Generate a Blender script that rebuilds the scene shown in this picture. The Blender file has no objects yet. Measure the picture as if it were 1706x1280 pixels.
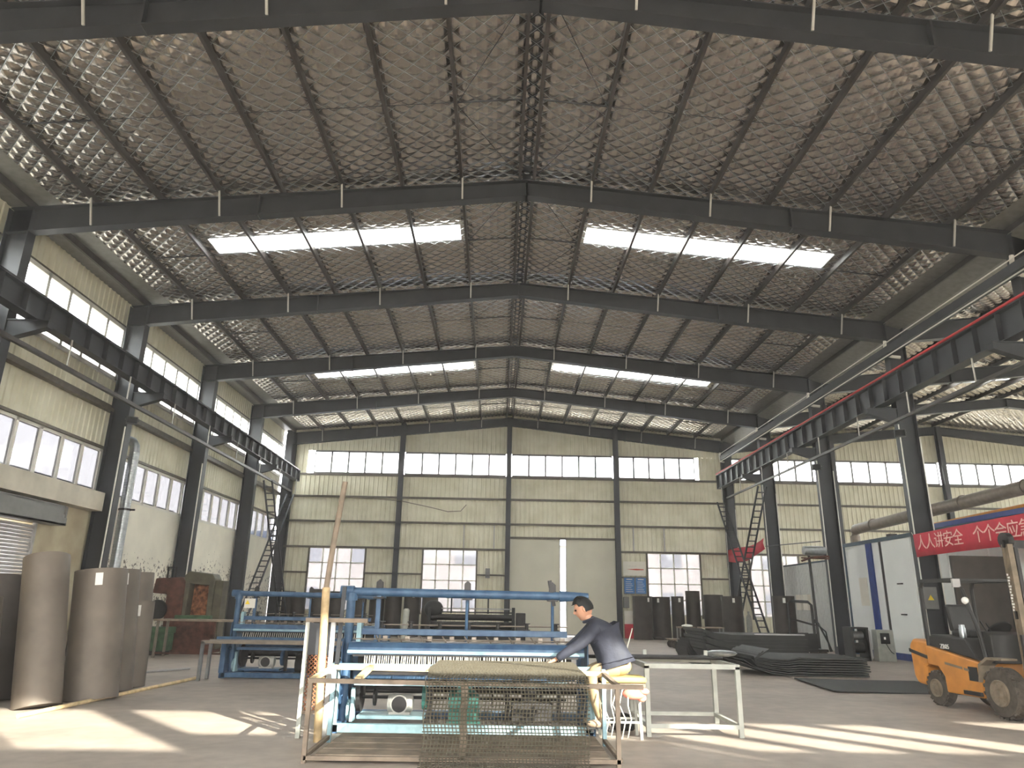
import bpy, math, random
import numpy as np
from mathutils import Vector, Matrix
random.seed(7)
SC = bpy.context.scene
COL = SC.collection
PI = math.pi

# ------------------------------------------------------------------ camera
F_PX, PITCH, YAW, ROLL = 1187.3, .2994, .0158, .0169
CAM = Vector((-.535, 0, 1.6))
def cam_ray(X, Y):
    c, s = math.cos(ROLL), math.sin(ROLL); X, Y = c*X+s*Y, -s*X+c*Y
    x, d, z = X/F_PX, 1.0, -Y/F_PX
    c, s = math.cos(PITCH), math.sin(PITCH); y, z = c*d-s*z, s*d+c*z
    c, s = math.cos(YAW), math.sin(YAW); x, y = c*x+s*y, -s*x+c*y
    return Vector((x, y, z))
_f = cam_ray(0, 0); _r = (cam_ray(F_PX, 0)-_f).normalized(); _u = (_f-cam_ray(0, F_PX)).normalized()
cd = bpy.data.cameras.new('camera'); cd.sensor_fit = 'HORIZONTAL'; cd.sensor_width = 36
cd.lens = F_PX/1706*36; cd.clip_end = 500
cam = bpy.data.objects.new('camera', cd); COL.objects.link(cam)
cam.matrix_world = Matrix((( _r.x, _u.x, -_f.x, CAM.x), (_r.y, _u.y, -_f.y, CAM.y), (_r.z, _u.z, -_f.z, CAM.z), (0, 0, 0, 1)))
SC.camera = cam
# ------------------------------------------------------------------ sky, sun, exposure
SKY, SUN, EXPO = 1.0, 1.6, 4.25
w = bpy.data.worlds.new('hazy_sky'); SC.world = w; w.use_nodes = True
nt = w.node_tree; bg = nt.nodes['Background']
tc = nt.nodes.new('ShaderNodeTexCoord'); sp = nt.nodes.new('ShaderNodeSeparateXYZ'); rp = nt.nodes.new('ShaderNodeValToRGB')
nt.links.new(tc.outputs['Generated'], sp.inputs[0]); nt.links.new(sp.outputs['Z'], rp.inputs[0])
rp.color_ramp.elements[0].color = (1, .97, .92, 1); rp.color_ramp.elements[1].color = (.86, .93, 1, 1)
nt.links.new(rp.outputs[0], bg.inputs['Color']); bg.inputs['Strength'].default_value = SKY
ELEV = math.radians(24.4)
S = Vector((.66, -.75, 0)).normalized()*math.cos(ELEV) + Vector((0, 0, math.sin(ELEV)))
sl = bpy.data.lights.new('sun', 'SUN'); sl.energy = SUN; sl.angle = math.radians(.6); sl.color = (1, .93, .82)
so = bpy.data.objects.new('sun', sl); COL.objects.link(so); so.rotation_euler = S.to_track_quat('Z', 'Y').to_euler()
so.location = (30, -30, 30)
SC.view_settings.view_transform = 'Standard'; SC.view_settings.look = 'None'
SC.view_settings.exposure = EXPO; SC.view_settings.gamma = 1; SC.view_settings.use_curve_mapping = False
SC.cycles.max_bounces = 10; SC.cycles.diffuse_bounces = 6; SC.cycles.transparent_max_bounces = 16
SC.cycles.sample_clamp_indirect = 6; SC.cycles.caustics_reflective = False; SC.cycles.caustics_refractive = False

# ------------------------------------------------------------------ materials
def srgb(r, g, b):
    f = lambda c: (c/255/12.92) if c/255 <= .04045 else ((c/255+.055)/1.055)**2.4
    return (f(r), f(g), f(b), 1)
M = {}
def mat(name, col, rough=.6, metal=0, var=.12, scale=6, bump=0, bscale=60, col2=None, spots=None, spec=.4):
    m = bpy.data.materials.new(name); m.use_nodes = True; n = m.node_tree.nodes; l = m.node_tree.links
    b = n['Principled BSDF']; b.inputs['Roughness'].default_value = rough; b.inputs['Metallic'].default_value = metal
    b.inputs['Specular IOR Level'].default_value = spec
    t = n.new('ShaderNodeTexCoord'); no = n.new('ShaderNodeTexNoise'); no.inputs['Scale'].default_value = scale; no.inputs['Detail'].default_value = 5
    l.new(t.outputs['Object'], no.inputs['Vector'])
    cr = n.new('ShaderNodeValToRGB'); c2 = col2 or tuple(c*(1-2.2*var) for c in col[:3])+(1,)
    cr.color_ramp.elements[0].position = .32; cr.color_ramp.elements[1].position = .68
    cr.color_ramp.elements[0].color = c2; cr.color_ramp.elements[1].color = tuple(min(1, c*(1+var*.6)) for c in col[:3])+(1,)
    l.new(no.outputs['Fac'], cr.inputs[0]); l.new(cr.outputs[0], b.inputs['Base Color'])
    if bump:
        n2 = n.new('ShaderNodeTexNoise'); n2.inputs['Scale'].default_value = bscale; n2.inputs['Detail'].default_value = 3
        l.new(t.outputs['Object'], n2.inputs['Vector'])
        bp = n.new('ShaderNodeBump'); bp.inputs['Strength'].default_value = bump; bp.inputs['Distance'].default_value = .02
        l.new(n2.outputs['Fac'], bp.inputs['Height']); l.new(bp.outputs[0], b.inputs['Normal'])
    M[name] = m; return m
mat('steel_dark', srgb(54, 55, 59), .5, var=.1, scale=2)
mat('purlin_steel', srgb(70, 65, 62), .5, var=.15, scale=3)
mat('brace_white', srgb(190, 186, 178), .5, var=.05)
mat('cladding', srgb(222, 217, 196), .5, var=.07, scale=1.2, col2=srgb(208, 202, 176))
mat('eave', srgb(120, 118, 112), .45, var=.1)
mat('girt', srgb(96, 88, 76), .5, var=.12)
mat('door_sheet', srgb(205, 200, 182), .5, var=.04, scale=.8)
mat('alu', srgb(176, 172, 170), .45, var=.05)
mat('alu_grey', srgb(120, 118, 116), .45, var=.05)
mat('concrete_canopy', srgb(206, 198, 182), .8, var=.08, scale=2)
mat('stained_wall', srgb(196, 188, 160), .85, var=.1, scale=.9, col2=srgb(168, 150, 124))
mat('galv', srgb(178, 182, 184), .3, .85, var=.1, scale=8, bump=.1)
mat('pipe_grey', srgb(140, 128, 116), .45, .3, var=.1)
mat('pvc', srgb(226, 222, 212), .45, var=.03)
mat('red_pipe', srgb(190, 48, 52), .5, var=.08)
mat('roll', srgb(116, 106, 96), .48, .35, var=.1, scale=2.5, bump=.25, bscale=400)
mat('roll_dark', srgb(66, 59, 54), .55, .3, var=.15, scale=2.5, bump=.2, bscale=400)
mat('tag', srgb(238, 236, 230), .7, var=.02)
mat('blue', srgb(66, 92, 118), .45, var=.18, scale=7, col2=srgb(46, 72, 102))
mat('teal', srgb(146, 176, 184), .45, var=.14, scale=6)
mat('dark_metal', srgb(52, 50, 50), .5, .4, var=.2)
mat('black', srgb(34, 33, 33), .55, var=.15)
mat('wire', srgb(222, 216, 202), .4, .2, var=.05)
mat('mesh_wire', srgb(112, 106, 92), .4, .6, var=.08, scale=20)
mat('wood', srgb(222, 196, 150), .65, var=.14, scale=9)
mat('old_wood', srgb(138, 122, 106), .8, var=.2, scale=4)
mat('pole_wood', srgb(186, 160, 120), .65, var=.16, scale=9)
mat('rust', srgb(100, 62, 50), .8, var=.3, scale=5, bump=.2)
mat('rust_light', srgb(160, 104, 72), .8, var=.35, scale=8)
mat('olive', srgb(88, 82, 66), .6, var=.2, scale=3)
mat('green', srgb(66, 96, 66), .55, var=.2)
mat('motor', srgb(190, 186, 178), .5, .2, var=.12)
mat('motor_green', srgb(70, 128, 118), .5, var=.15)
mat('white_tube', srgb(172, 172, 162), .5, var=.08)
mat('booth_white', srgb(230, 231, 228), .4, var=.03, scale=1)
mat('booth_grey', srgb(198, 198, 194), .45, var=.04)
mat('booth_blue', srgb(44, 66, 132), .45, var=.1)
mat('booth_trim', srgb(64, 82, 96), .45, var=.1)
mat('red_cloth', srgb(200, 56, 72), .75, var=.08, scale=3)
mat('lettering', srgb(238, 190, 180), .7, var=.02)
mat('orange', srgb(208, 138, 62), .45, var=.1, scale=4)
mat('rubber', srgb(84, 76, 68), .85, var=.2, scale=9)
mat('hub', srgb(132, 118, 100), .7, var=.15)
mat('plastic_black', srgb(46, 44, 43), .5, var=.1)
mat('skin', srgb(198, 146, 118), .55, var=.06, scale=8)
mat('hair', srgb(20, 18, 18), .6, var=.2, scale=30)
mat('jacket', srgb(50, 52, 64), .7, var=.14, scale=6, bump=.3, bscale=14)
mat('trousers', srgb(160, 140, 108), .8, var=.1, scale=6)
mat('cushion', srgb(204, 180, 104), .8, var=.08)
mat('pink', srgb(226, 140, 120), .8, var=.1)
mat('shoe', srgb(150, 130, 110), .7, var=.1)
mat('sheet_dark', srgb(48, 48, 46), .6, .25, var=.12, scale=3, bump=.15, bscale=300)
mat('poster_white', srgb(226, 220, 208), .6, var=.02)
mat('poster_blue', srgb(58, 120, 186), .6, var=.12, scale=5)
mat('poster_red', srgb(200, 70, 50), .6, var=.05)
mat('screen', srgb(24, 24, 26), .2, var=.02)
mat('yellow', srgb(228, 196, 40), .5, var=.02)
mat('far_wall', srgb(164, 160, 160), .8, var=.05, scale=.4)
mat('far_window', srgb(132, 134, 142), .3, var=.05)
mat('far_roof', srgb(130, 140, 160), .7, var=.05)
mat('ground', srgb(176, 168, 156), .9, var=.1, scale=.3)
mat('lamp_body', srgb(60, 60, 62), .5, var=.05)

def foil_mat():
    m = bpy.data.materials.new('foil'); m.use_nodes = True; n = m.node_tree.nodes; l = m.node_tree.links; b = n['Principled BSDF']
    b.inputs['Metallic'].default_value = .95; b.inputs['Base Color'].default_value = (.52, .48, .44, 1)
    t = n.new('ShaderNodeTexCoord'); no = n.new('ShaderNodeTexNoise'); no.inputs['Scale'].default_value = 9; no.inputs['Detail'].default_value = 4
    l.new(t.outputs['Object'], no.inputs['Vector'])
    bp = n.new('ShaderNodeBump'); bp.inputs['Strength'].default_value = .1; bp.inputs['Distance'].default_value = .03
    l.new(no.outputs['Fac'], bp.inputs['Height']); l.new(bp.outputs[0], b.inputs['Normal'])
    n2 = n.new('ShaderNodeTexNoise'); n2.inputs['Scale'].default_value = .7
    l.new(t.outputs['Object'], n2.inputs['Vector'])
    mr = n.new('ShaderNodeMapRange'); mr.inputs['To Min'].default_value = .17; mr.inputs['To Max'].default_value = .28
    l.new(n2.outputs['Fac'], mr.inputs['Value']); l.new(mr.outputs[0], b.inputs['Roughness'])
    M['foil'] = m
foil_mat()
def glass_mat(name, tint, gloss, milky=0):
    m = bpy.data.materials.new(name); m.use_nodes = True; n = m.node_tree.nodes; l = m.node_tree.links
    n.remove(n['Principled BSDF']); out = n['Material Output']
    tr = n.new('ShaderNodeBsdfTransparent'); tr.inputs[0].default_value = tint
    gl = n.new('ShaderNodeBsdfGlossy'); gl.inputs['Roughness'].default_value = .05
    lw = n.new('ShaderNodeLayerWeight'); lw.inputs[0].default_value = .5
    pw = n.new('ShaderNodeMath'); pw.operation = 'POWER'; pw.inputs[1].default_value = 5; l.new(lw.outputs['Facing'], pw.inputs[0])
    ma = n.new('ShaderNodeMath'); ma.operation = 'MULTIPLY_ADD'; ma.inputs[1].default_value = .6; ma.inputs[2].default_value = .04; l.new(pw.outputs[0], ma.inputs[0])
    mx = n.new('ShaderNodeMixShader'); l.new(ma.outputs[0], mx.inputs[0]); l.new(tr.outputs[0], mx.inputs[1]); l.new(gl.outputs[0], mx.inputs[2])
    last = mx
    if milky:
        tl = n.new('ShaderNodeBsdfTranslucent'); tl.inputs[0].default_value = (.9, .9, .88, 1)
        m2 = n.new('ShaderNodeMixShader'); m2.inputs[0].default_value = milky
        l.new(mx.outputs[0], m2.inputs[1]); l.new(tl.outputs[0], m2.inputs[2]); last = m2
    l.new(last.outputs[0], out.inputs[0]); M[name] = m
glass_mat('glass', (.93, .95, .94, 1), 1)
glass_mat('glass_dimmed', (.45, .45, .46, 1), 1)  # outdoor brightness behind the back panes held down by the glass tint
glass_mat('glass_dimmed_deep', (.24, .24, .25, 1), 1)  # deeper tint, holds down outdoor brightness in the lower left panes
glass_mat('skylight', (.9, .93, .93, 1), 1, .96)
def floor_mat():
    m = mat('floor', srgb(174, 160, 147), .55, var=.1, scale=.6, bump=.06, bscale=30)
    n = m.node_tree.nodes; l = m.node_tree.links; b = n['Principled BSDF']
    cr = b.inputs['Base Color'].links[0].from_node
    t = n.new('ShaderNodeTexCoord'); no = n.new('ShaderNodeTexNoise'); no.inputs['Scale'].default_value = 4; no.inputs['Detail'].default_value = 8
    l.new(t.outputs['Object'], no.inputs['Vector'])
    mr = n.new('ShaderNodeMapRange'); mr.inputs['From Min'].default_value = .35; mr.inputs['From Max'].default_value = .7
    mr.inputs['To Min'].default_value = .86; mr.inputs['To Max'].default_value = 1.04; l.new(no.outputs['Fac'], mr.inputs['Value'])
    mx = n.new('ShaderNodeMix'); mx.data_type = 'RGBA'; mx.blend_type = 'MULTIPLY'; mx.inputs[0].default_value = 1
    l.new(cr.outputs[0], mx.inputs[6]); l.new(mr.outputs[0], mx.inputs[7]); l.new(mx.outputs[2], b.inputs['Base Color'])
floor_mat()
def plaster_mat():
    # white plaster with dark flakes where the paint has peeled, in a ragged band 1.9 - 3.2 m up
    m = mat('plaster', srgb(238, 232, 216), .85, var=.06, scale=.8)
    n = m.node_tree.nodes; l = m.node_tree.links; b = n['Principled BSDF']
    cr = b.inputs['Base Color'].links[0].from_node
    t = n.new('ShaderNodeTexCoord'); no = n.new('ShaderNodeTexNoise'); no.inputs['Scale'].default_value = 7; no.inputs['Detail'].default_value = 6; no.inputs['Roughness'].default_value = .7
    l.new(t.outputs['Object'], no.inputs['Vector'])
    n2 = n.new('ShaderNodeTexNoise'); n2.inputs['Scale'].default_value = .7; n2.inputs['Detail'].default_value = 2; l.new(t.outputs['Object'], n2.inputs['Vector'])
    sx = n.new('ShaderNodeSeparateXYZ'); l.new(t.outputs['Object'], sx.inputs[0])
    r1 = n.new('ShaderNodeMapRange'); r1.interpolation_type = 'SMOOTHSTEP'
    for k, v in zip(('From Min', 'From Max', 'To Min', 'To Max'), (3.5, 2.5, 0, 1)): r1.inputs[k].default_value = v
    l.new(sx.outputs['Z'], r1.inputs['Value'])
    a1 = n.new('ShaderNodeMath'); a1.operation = 'MULTIPLY_ADD'; a1.inputs[1].default_value = .15
    l.new(r1.outputs[0], a1.inputs[0]); l.new(no.outputs['Fac'], a1.inputs[2])
    a2 = n.new('ShaderNodeMath'); a2.operation = 'MULTIPLY_ADD'; a2.inputs[1].default_value = .3
    l.new(n2.outputs['Fac'], a2.inputs[0]); l.new(a1.outputs[0], a2.inputs[2])
    r2 = n.new('ShaderNodeMapRange'); r2.inputs['From Min'].default_value = .845; r2.inputs['From Max'].default_value = .87; l.new(a2.outputs[0], r2.inputs['Value'])
    mx = n.new('ShaderNodeMix'); mx.data_type = 'RGBA'; l.new(r2.outputs[0], mx.inputs[0]); l.new(cr.outputs[0], mx.inputs[6])
    mx.inputs[7].default_value = srgb(112, 104, 94); l.new(mx.outputs[2], b.inputs['Base Color'])
plaster_mat()

# ------------------------------------------------------------------ helpers
class MB:
    def __init__(s): s.v = []; s.f = []
    def add(s, vs, fs):
        o = len(s.v); s.v += [tuple(v) for v in vs]; s.f += [tuple(i+o for i in f) for f in fs]; return s
    def box(s, x0, y0, z0, x1, y1, z1):
        return s.add([(x0,y0,z0),(x1,y0,z0),(x1,y1,z0),(x0,y1,z0),(x0,y0,z1),(x1,y0,z1),(x1,y1,z1),(x0,y1,z1)],
                     [(0,3,2,1),(4,5,6,7),(0,1,5,4),(1,2,6,5),(2,3,7,6),(3,0,4,7)])
    def bar(s, p, q, w, h=None, up=(0, 0, 1)):
        h = h or w; p = Vector(p); q = Vector(q); d = (q-p).normalized(); u = Vector(up)
        if abs(d.dot(u)) > .95: u = Vector((0, 1, 0))
        a = d.cross(u).normalized(); b = a.cross(d).normalized(); a = a*w/2; b = b*h/2
        vs = [p-a-b, p+a-b, p+a+b, p-a+b, q-a-b, q+a-b, q+a+b, q-a+b]
        return s.add(vs, [(0,3,2,1),(4,5,6,7),(0,1,5,4),(1,2,6,5),(2,3,7,6),(3,0,4,7)])
    def tube(s, p, q, r, n=10, r2=None, caps=True):
        r2 = r if r2 is None else r2; p = Vector(p); q = Vector(q); d = (q-p).normalized()
        u = Vector((0, 0, 1)) if abs(d.z) < .9 else Vector((1, 0, 0)); a = d.cross(u).normalized(); b = a.cross(d)
        vs = [];
        for c, rr in ((p, r), (q, r2)):
            for k in range(n):
                t = 2*PI*k/n; vs.append(c+a*math.cos(t)*rr+b*math.sin(t)*rr)
        fs = [(k, (k+1) % n, n+(k+1) % n, n+k) for k in range(n)]
        if caps: fs += [tuple(range(n-1, -1, -1)), tuple(range(n, 2*n))]
        return s.add(vs, fs)
    def path(s, pts, r, n=6):
        pts = [Vector(p) for p in pts]; vs = []; fs = []; m = len(pts)
        for i, p in enumerate(pts):
            d = (pts[min(i+1, m-1)]-pts[max(i-1, 0)]).normalized()
            u = Vector((0, 0, 1)) if abs(d.z) < .9 else Vector((1, 0, 0)); a = d.cross(u).normalized(); b = a.cross(d)
            vs += [p+a*math.cos(2*PI*k/n)*r+b*math.sin(2*PI*k/n)*r for k in range(n)]
        for i in range(m-1):
            fs += [(i*n+k, i*n+(k+1) % n, (i+1)*n+(k+1) % n, (i+1)*n+k) for k in range(n)]
        fs += [tuple(range(n-1, -1, -1)), tuple(range((m-1)*n, m*n))]
        return s.add(vs, fs)
    def limb(s, pts, radii, n=14):
        # tapered closed limb through points, rounded ends
        P = [Vector(p) for p in pts]; Q = []; R = []
        for i in range(len(P)-1):
            for k in range(5): t = k/5; Q.append(P[i].lerp(P[i+1], t)); R.append(radii[i]+(radii[i+1]-radii[i])*t)
        Q.append(P[-1]); R.append(radii[-1])
        for _ in range(3):
            Q = [Q[0]]+[(Q[i-1]+Q[i]*2+Q[i+1])/4 for i in range(1, len(Q)-1)]+[Q[-1]]
        vs = []; m = len(Q)
        for i, p in enumerate(Q):
            d = (Q[min(i+1, m-1)]-Q[max(i-1, 0)]).normalized(); u = Vector((0, 1, 0)); a = d.cross(u).normalized(); b = a.cross(d)
            r = R[i]*(.6 if i in (0, m-1) else 1)
            vs += [p+a*math.cos(2*PI*k/n)*r+b*math.sin(2*PI*k/n)*r for k in range(n)]
        fs = [(i*n+k, i*n+(k+1) % n, (i+1)*n+(k+1) % n, (i+1)*n+k) for i in range(m-1) for k in range(n)]
        return s.add(vs, fs+[tuple(range(n-1, -1, -1)), tuple(range((m-1)*n, m*n))])
    def prism(s, poly, axis, a, b):
        n = len(poly)
        def P(u, v, t): return {'x': (t, u, v), 'y': (u, t, v), 'z': (u, v, t)}[axis]
        vs = [P(u, v, a) for u, v in poly]+[P(u, v, b) for u, v in poly]
        return s.add(vs, [tuple(range(n)), tuple(range(2*n-1, n-1, -1))]+[(k, n+k, n+(k+1) % n, (k+1) % n) for k in range(n)])
    def hsec(s, p, q, depth, width, dirv, tf=.018, tw=.012):
        # H section from p to q; the web lies along dirv (depth), flanges across
        p = Vector(p); q = Vector(q); d = Vector(dirv).normalized()
        for sg in (-1, 1): s.bar(p+d*sg*(depth/2-tf/2), q+d*sg*(depth/2-tf/2), width, tf, d)
        s.bar(p, q, tw, depth-2*tf, d); return s
    def lathe(s, prof, n=20, c=(0, 0, 0), axis='z'):
        c = Vector(c); m = len(prof); vs = []
        for r, h in prof:
            for k in range(n):
                t = 2*PI*k/n; a, b = r*math.cos(t), r*math.sin(t)
                vs.append(c+Vector({'z': (a, b, h), 'x': (h, a, b), 'y': (b, h, a)}[axis]))
        fs = [(i*n+k, i*n+(k+1) % n, (i+1)*n+(k+1) % n, (i+1)*n+k) for i in range(m-1) for k in range(n)]
        fs += [tuple(range(n-1, -1, -1)), tuple(range((m-1)*n, m*n))]
        return s.add(vs, fs)
    def sphere(s, c, r, n=12, m=8):
        rx, ry, rz = (r, r, r) if not hasattr(r, '__len__') else r
        vs = [(c[0], c[1], c[2]-rz)]
        for i in range(1, m):
            a = PI*i/m-PI/2
            vs += [(c[0]+rx*math.cos(a)*math.cos(2*PI*k/n), c[1]+ry*math.cos(a)*math.sin(2*PI*k/n), c[2]+rz*math.sin(a)) for k in range(n)]
        vs.append((c[0], c[1], c[2]+rz)); L = len(vs)-1
        fs = [(0, 1+(k+1) % n, 1+k) for k in range(n)]+[(L, L-n+k, L-n+(k+1) % n) for k in range(n)]
        fs += [(1+i*n+k, 1+i*n+(k+1) % n, 1+(i+1)*n+(k+1) % n, 1+(i+1)*n+k) for i in range(m-2) for k in range(n)]
        return s.add(vs, fs)
    def mesh(s, name):
        me = bpy.data.meshes.new(name); me.from_pydata(s.v, [], s.f); me.update(); return me
def tag(o, label=None, cat=None, group=None, kind=None):
    if label: o['label'] = label
    if cat: o['category'] = cat
    if group: o['group'] = group
    if kind: o['kind'] = kind
    return o
def obj(name, mb, m, parent=None, smooth=False, bevel=0, loc=None, rot=None, label=None):
    me = mb if isinstance(mb, bpy.types.Mesh) else mb.mesh(name)
    if not me.materials: me.materials.append(M[m])
    o = bpy.data.objects.new(name, me); COL.objects.link(o); o.parent = parent
    if loc: o.location = loc
    if rot: o.rotation_euler = rot
    if smooth:
        me.polygons.foreach_set('use_smooth', [True]*len(me.polygons))
        try: me.set_sharp_from_angle(angle=math.radians(40))
        except Exception: pass
    if bevel:
        b = o.modifiers.new('bevel', 'BEVEL'); b.width = bevel; b.segments = 2; b.limit_method = 'ANGLE'
    if label: o['label'] = label
    return o
def empty(name, loc=(0, 0, 0), rz=0, label=None, cat=None, group=None, kind=None):
    o = bpy.data.objects.new(name, None); COL.objects.link(o); o.location = loc; o.rotation_euler = (0, 0, rz); o.empty_display_size = .2
    return tag(o, label, cat, group, kind)
def copy_tree(o, parent=None):
    c = o.copy(); COL.objects.link(c); c.parent = parent
    for ch in list(o.children): copy_tree(ch, c)
    return c
def text_mesh(txt, size, depth=.004, name='lettering', align='CENTER'):
    cu = bpy.data.curves.new(name, 'FONT'); cu.body = txt; cu.size = size; cu.extrude = depth; cu.align_x = align; cu.align_y = 'CENTER'; cu.resolution_u = 3
    o = bpy.data.objects.new(name, cu); COL.objects.link(o); bpy.context.view_layer.update()
    me = bpy.data.meshes.new_from_object(o.evaluated_get(bpy.context.evaluated_depsgraph_get()))
    bpy.data.objects.remove(o); bpy.data.curves.remove(cu); me.name = name; return me

# ------------------------------------------------------------------ the hall: dimensions
BAY = 6.0; FR = [15.686+6*(i-1) for i in range(-2, 6)]     # frames at y = -2.3 ... 39.7
Y0, Y1 = FR[0], FR[-1]                                     # front and back walls
SLOPE = .092; ZR = 11.78                                   # rafter top at the ridge
YB = Y1+.12                                                # back cladding plane
XL = -12.78                                                # left cladding plane
XV, X2 = 12.3, 36.9                                        # valley column line and far right wall of the side hall

floor = obj('floor', MB().box(-12.95, Y0-.2, -.2, X2+.2, Y1+.25, 0), 'floor'); tag(floor, kind='structure')
grd = obj('ground_outside', MB().box(-120, -120, -.3, 140, 160, -.21), 'ground'); tag(grd, kind='structure')

# ------------------------------------------------------------------ ceiling
ceil = empty('ceiling', (0, 0, 10), kind='structure')
def cz(o): o.location.z -= 10; return o     # children carry world coordinates
CH = Vector((0, 0, -10))
side_ceil = empty('ceiling_side', (24.6, 0, 10), kind='structure')
def foil_mesh(name, sky):
    Q = 8; du, dv, nx, ny = .4/Q, .375/Q, 230, 128
    I, J = np.meshgrid(np.arange(nx+1), np.arange(ny+1), indexing='ij')
    x = I*du; y = J*dv
    a = (I+J)/Q; b = (I-J)/Q
    h = np.abs(np.sin(PI*a))*np.abs(np.sin(PI*b))
    rng = np.random.default_rng(3); low = rng.random((24, 14))
    fx, fy = x/11.5*22, y/6*12; i0, j0 = fx.astype(int), fy.astype(int); tx, ty = fx-i0, fy-j0
    lw = low[i0, j0]*(1-tx)*(1-ty)+low[i0+1, j0]*tx*(1-ty)+low[i0, j0+1]*(1-tx)*ty+low[i0+1, j0+1]*tx*ty
    pur = np.abs(((x-.15) % 1.48)/1.48-.5)*2
    z = -(.04+.012*lw)*h - .06*(1-pur**4)*np.sin(PI*np.clip(y/6, 0, 1))**.5
    if sky:
        ddx = np.maximum(np.maximum(1.75-x, x-8.85), 0); ddy = np.maximum(np.maximum(2.2-y, y-3.2), 0)
        z = z*np.clip(np.hypot(ddx, ddy)/.35, .0, 1)
    P = np.stack([x, y, z-SLOPE*x], -1).reshape(-1, 3)
    i, j = np.meshgrid(np.arange(nx), np.arange(ny), indexing='ij'); cx, cy = (i+.5)*du, (j+.5)*dv
    keep = ~((1.8 < cx) & (cx < 8.8) & (2.25 < cy) & (cy < 3.14)) if sky else np.ones_like(cx, bool)
    A = i*(ny+1)+j; B = A+ny+1; C = B+1; D = A+1
    d1 = ((i-j) % Q == 0) | ~((i+1+j) % Q == 0)
    t1 = np.where(d1[..., None], np.stack([A, B, C], -1), np.stack([A, B, D], -1)); t2 = np.where(d1[..., None], np.stack([A, C, D], -1), np.stack([B, C, D], -1))
    tris = np.concatenate([t1[keep], t2[keep]])
    me = bpy.data.meshes.new(name); me.from_pydata(P.tolist(), [], tris.tolist()); me.update(); me.materials.append(M['foil'])
    return me
def net_mesh():
    # straight wires of the net that carries the foil, clipped to one bay of one slope
    mb = MB(); X, Y = 11.5, 6.0; kx, ky = .4, .375
    for sgn in (1, -1):
        for n in range(-16, 46):
            # line x/kx + sgn*y/ky = n  (clip against the rectangle)
            pts = []
            for y in (0, Y):
                x = (n-sgn*y/ky)*kx
                if 0 <= x <= X: pts.append((x, y))
            for x in (0, X):
                y = (n-x/kx)*ky*sgn
                if 0 < y < Y: pts.append((x, y))
            if len(pts) < 2: continue
            (x0, y0), (x1, y1) = pts[:2]
            m_ = 6
            for q in range(m_):
                xa, ya, xb, yb = x0+(x1-x0)*q/m_, y0+(y1-y0)*q/m_, x0+(x1-x0)*(q+1)/m_, y0+(y1-y0)*(q+1)/m_
                def zz(x, y): p = abs(((x-.15) % 1.48)/1.48-.5)*2; return -SLOPE*x-.014-.06*(1-p**4)*max(0, math.sin(PI*y/6))**.5
                mb.tube((xa, ya, zz(xa, ya)), (xb, yb, zz(xb, yb)), .005, 3, caps=False)
    return mb.mesh('net_wires')
NETM = net_mesh(); NETM.materials.append(M['galv'])
FM = {False: foil_mesh('foil_panel', False), True: foil_mesh('foil_panel_skylight', True)}
ZF = ZR+.2
sky_bays = (3, 5)        # bays that carry skylights (F1-F2 and F3-F4)
pur_x = [.15, 1.6, 3.08, 4.55, 6.03, 7.5, 9.0, 10.55, 12.1]
pm = MB()                # C purlin, 6 m along +y, web standing
pm.box(-.004, 0, 0, .004, 6, .19); pm.box(0, 0, 0, .065, 6, .006); pm.box(0, 0, .184, .065, 6, .19); pm.box(.059, 0, 0, .065, 6, .022)
PM = pm.mesh('purlin'); PM.materials.append(M['purlin_steel'])
def roof_sheet(par, s, b, sky):
    def slab(x0, x1, y0, y1):
        obj('roof_sheet', MB().prism([(s*x0, ZF-SLOPE*x0-9.94), (s*x1, ZF-SLOPE*x1-9.94), (s*x1, ZF-SLOPE*x1-9.92), (s*x0, ZF-SLOPE*x0-9.92)], 'y', FR[b]+y0, FR[b]+y1), 'eave', par)
    if not sky: slab(0, 12.3, 0, 6)
    else: slab(0, 1.8, 0, 6); slab(8.8, 12.3, 0, 6); slab(1.8, 8.8, 0, 2.22); slab(1.8, 8.8, 3.17, 6)
skm = MB().box(-.5, -.56, -.005, .5, .56, .005).mesh('skylight_panel'); skm.materials.append(M['skylight'])
SKX = (1.74, 3.08, 4.55, 6.03, 7.5, 8.86)
def zroof(x): return ZR-SLOPE*abs(x)
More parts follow.
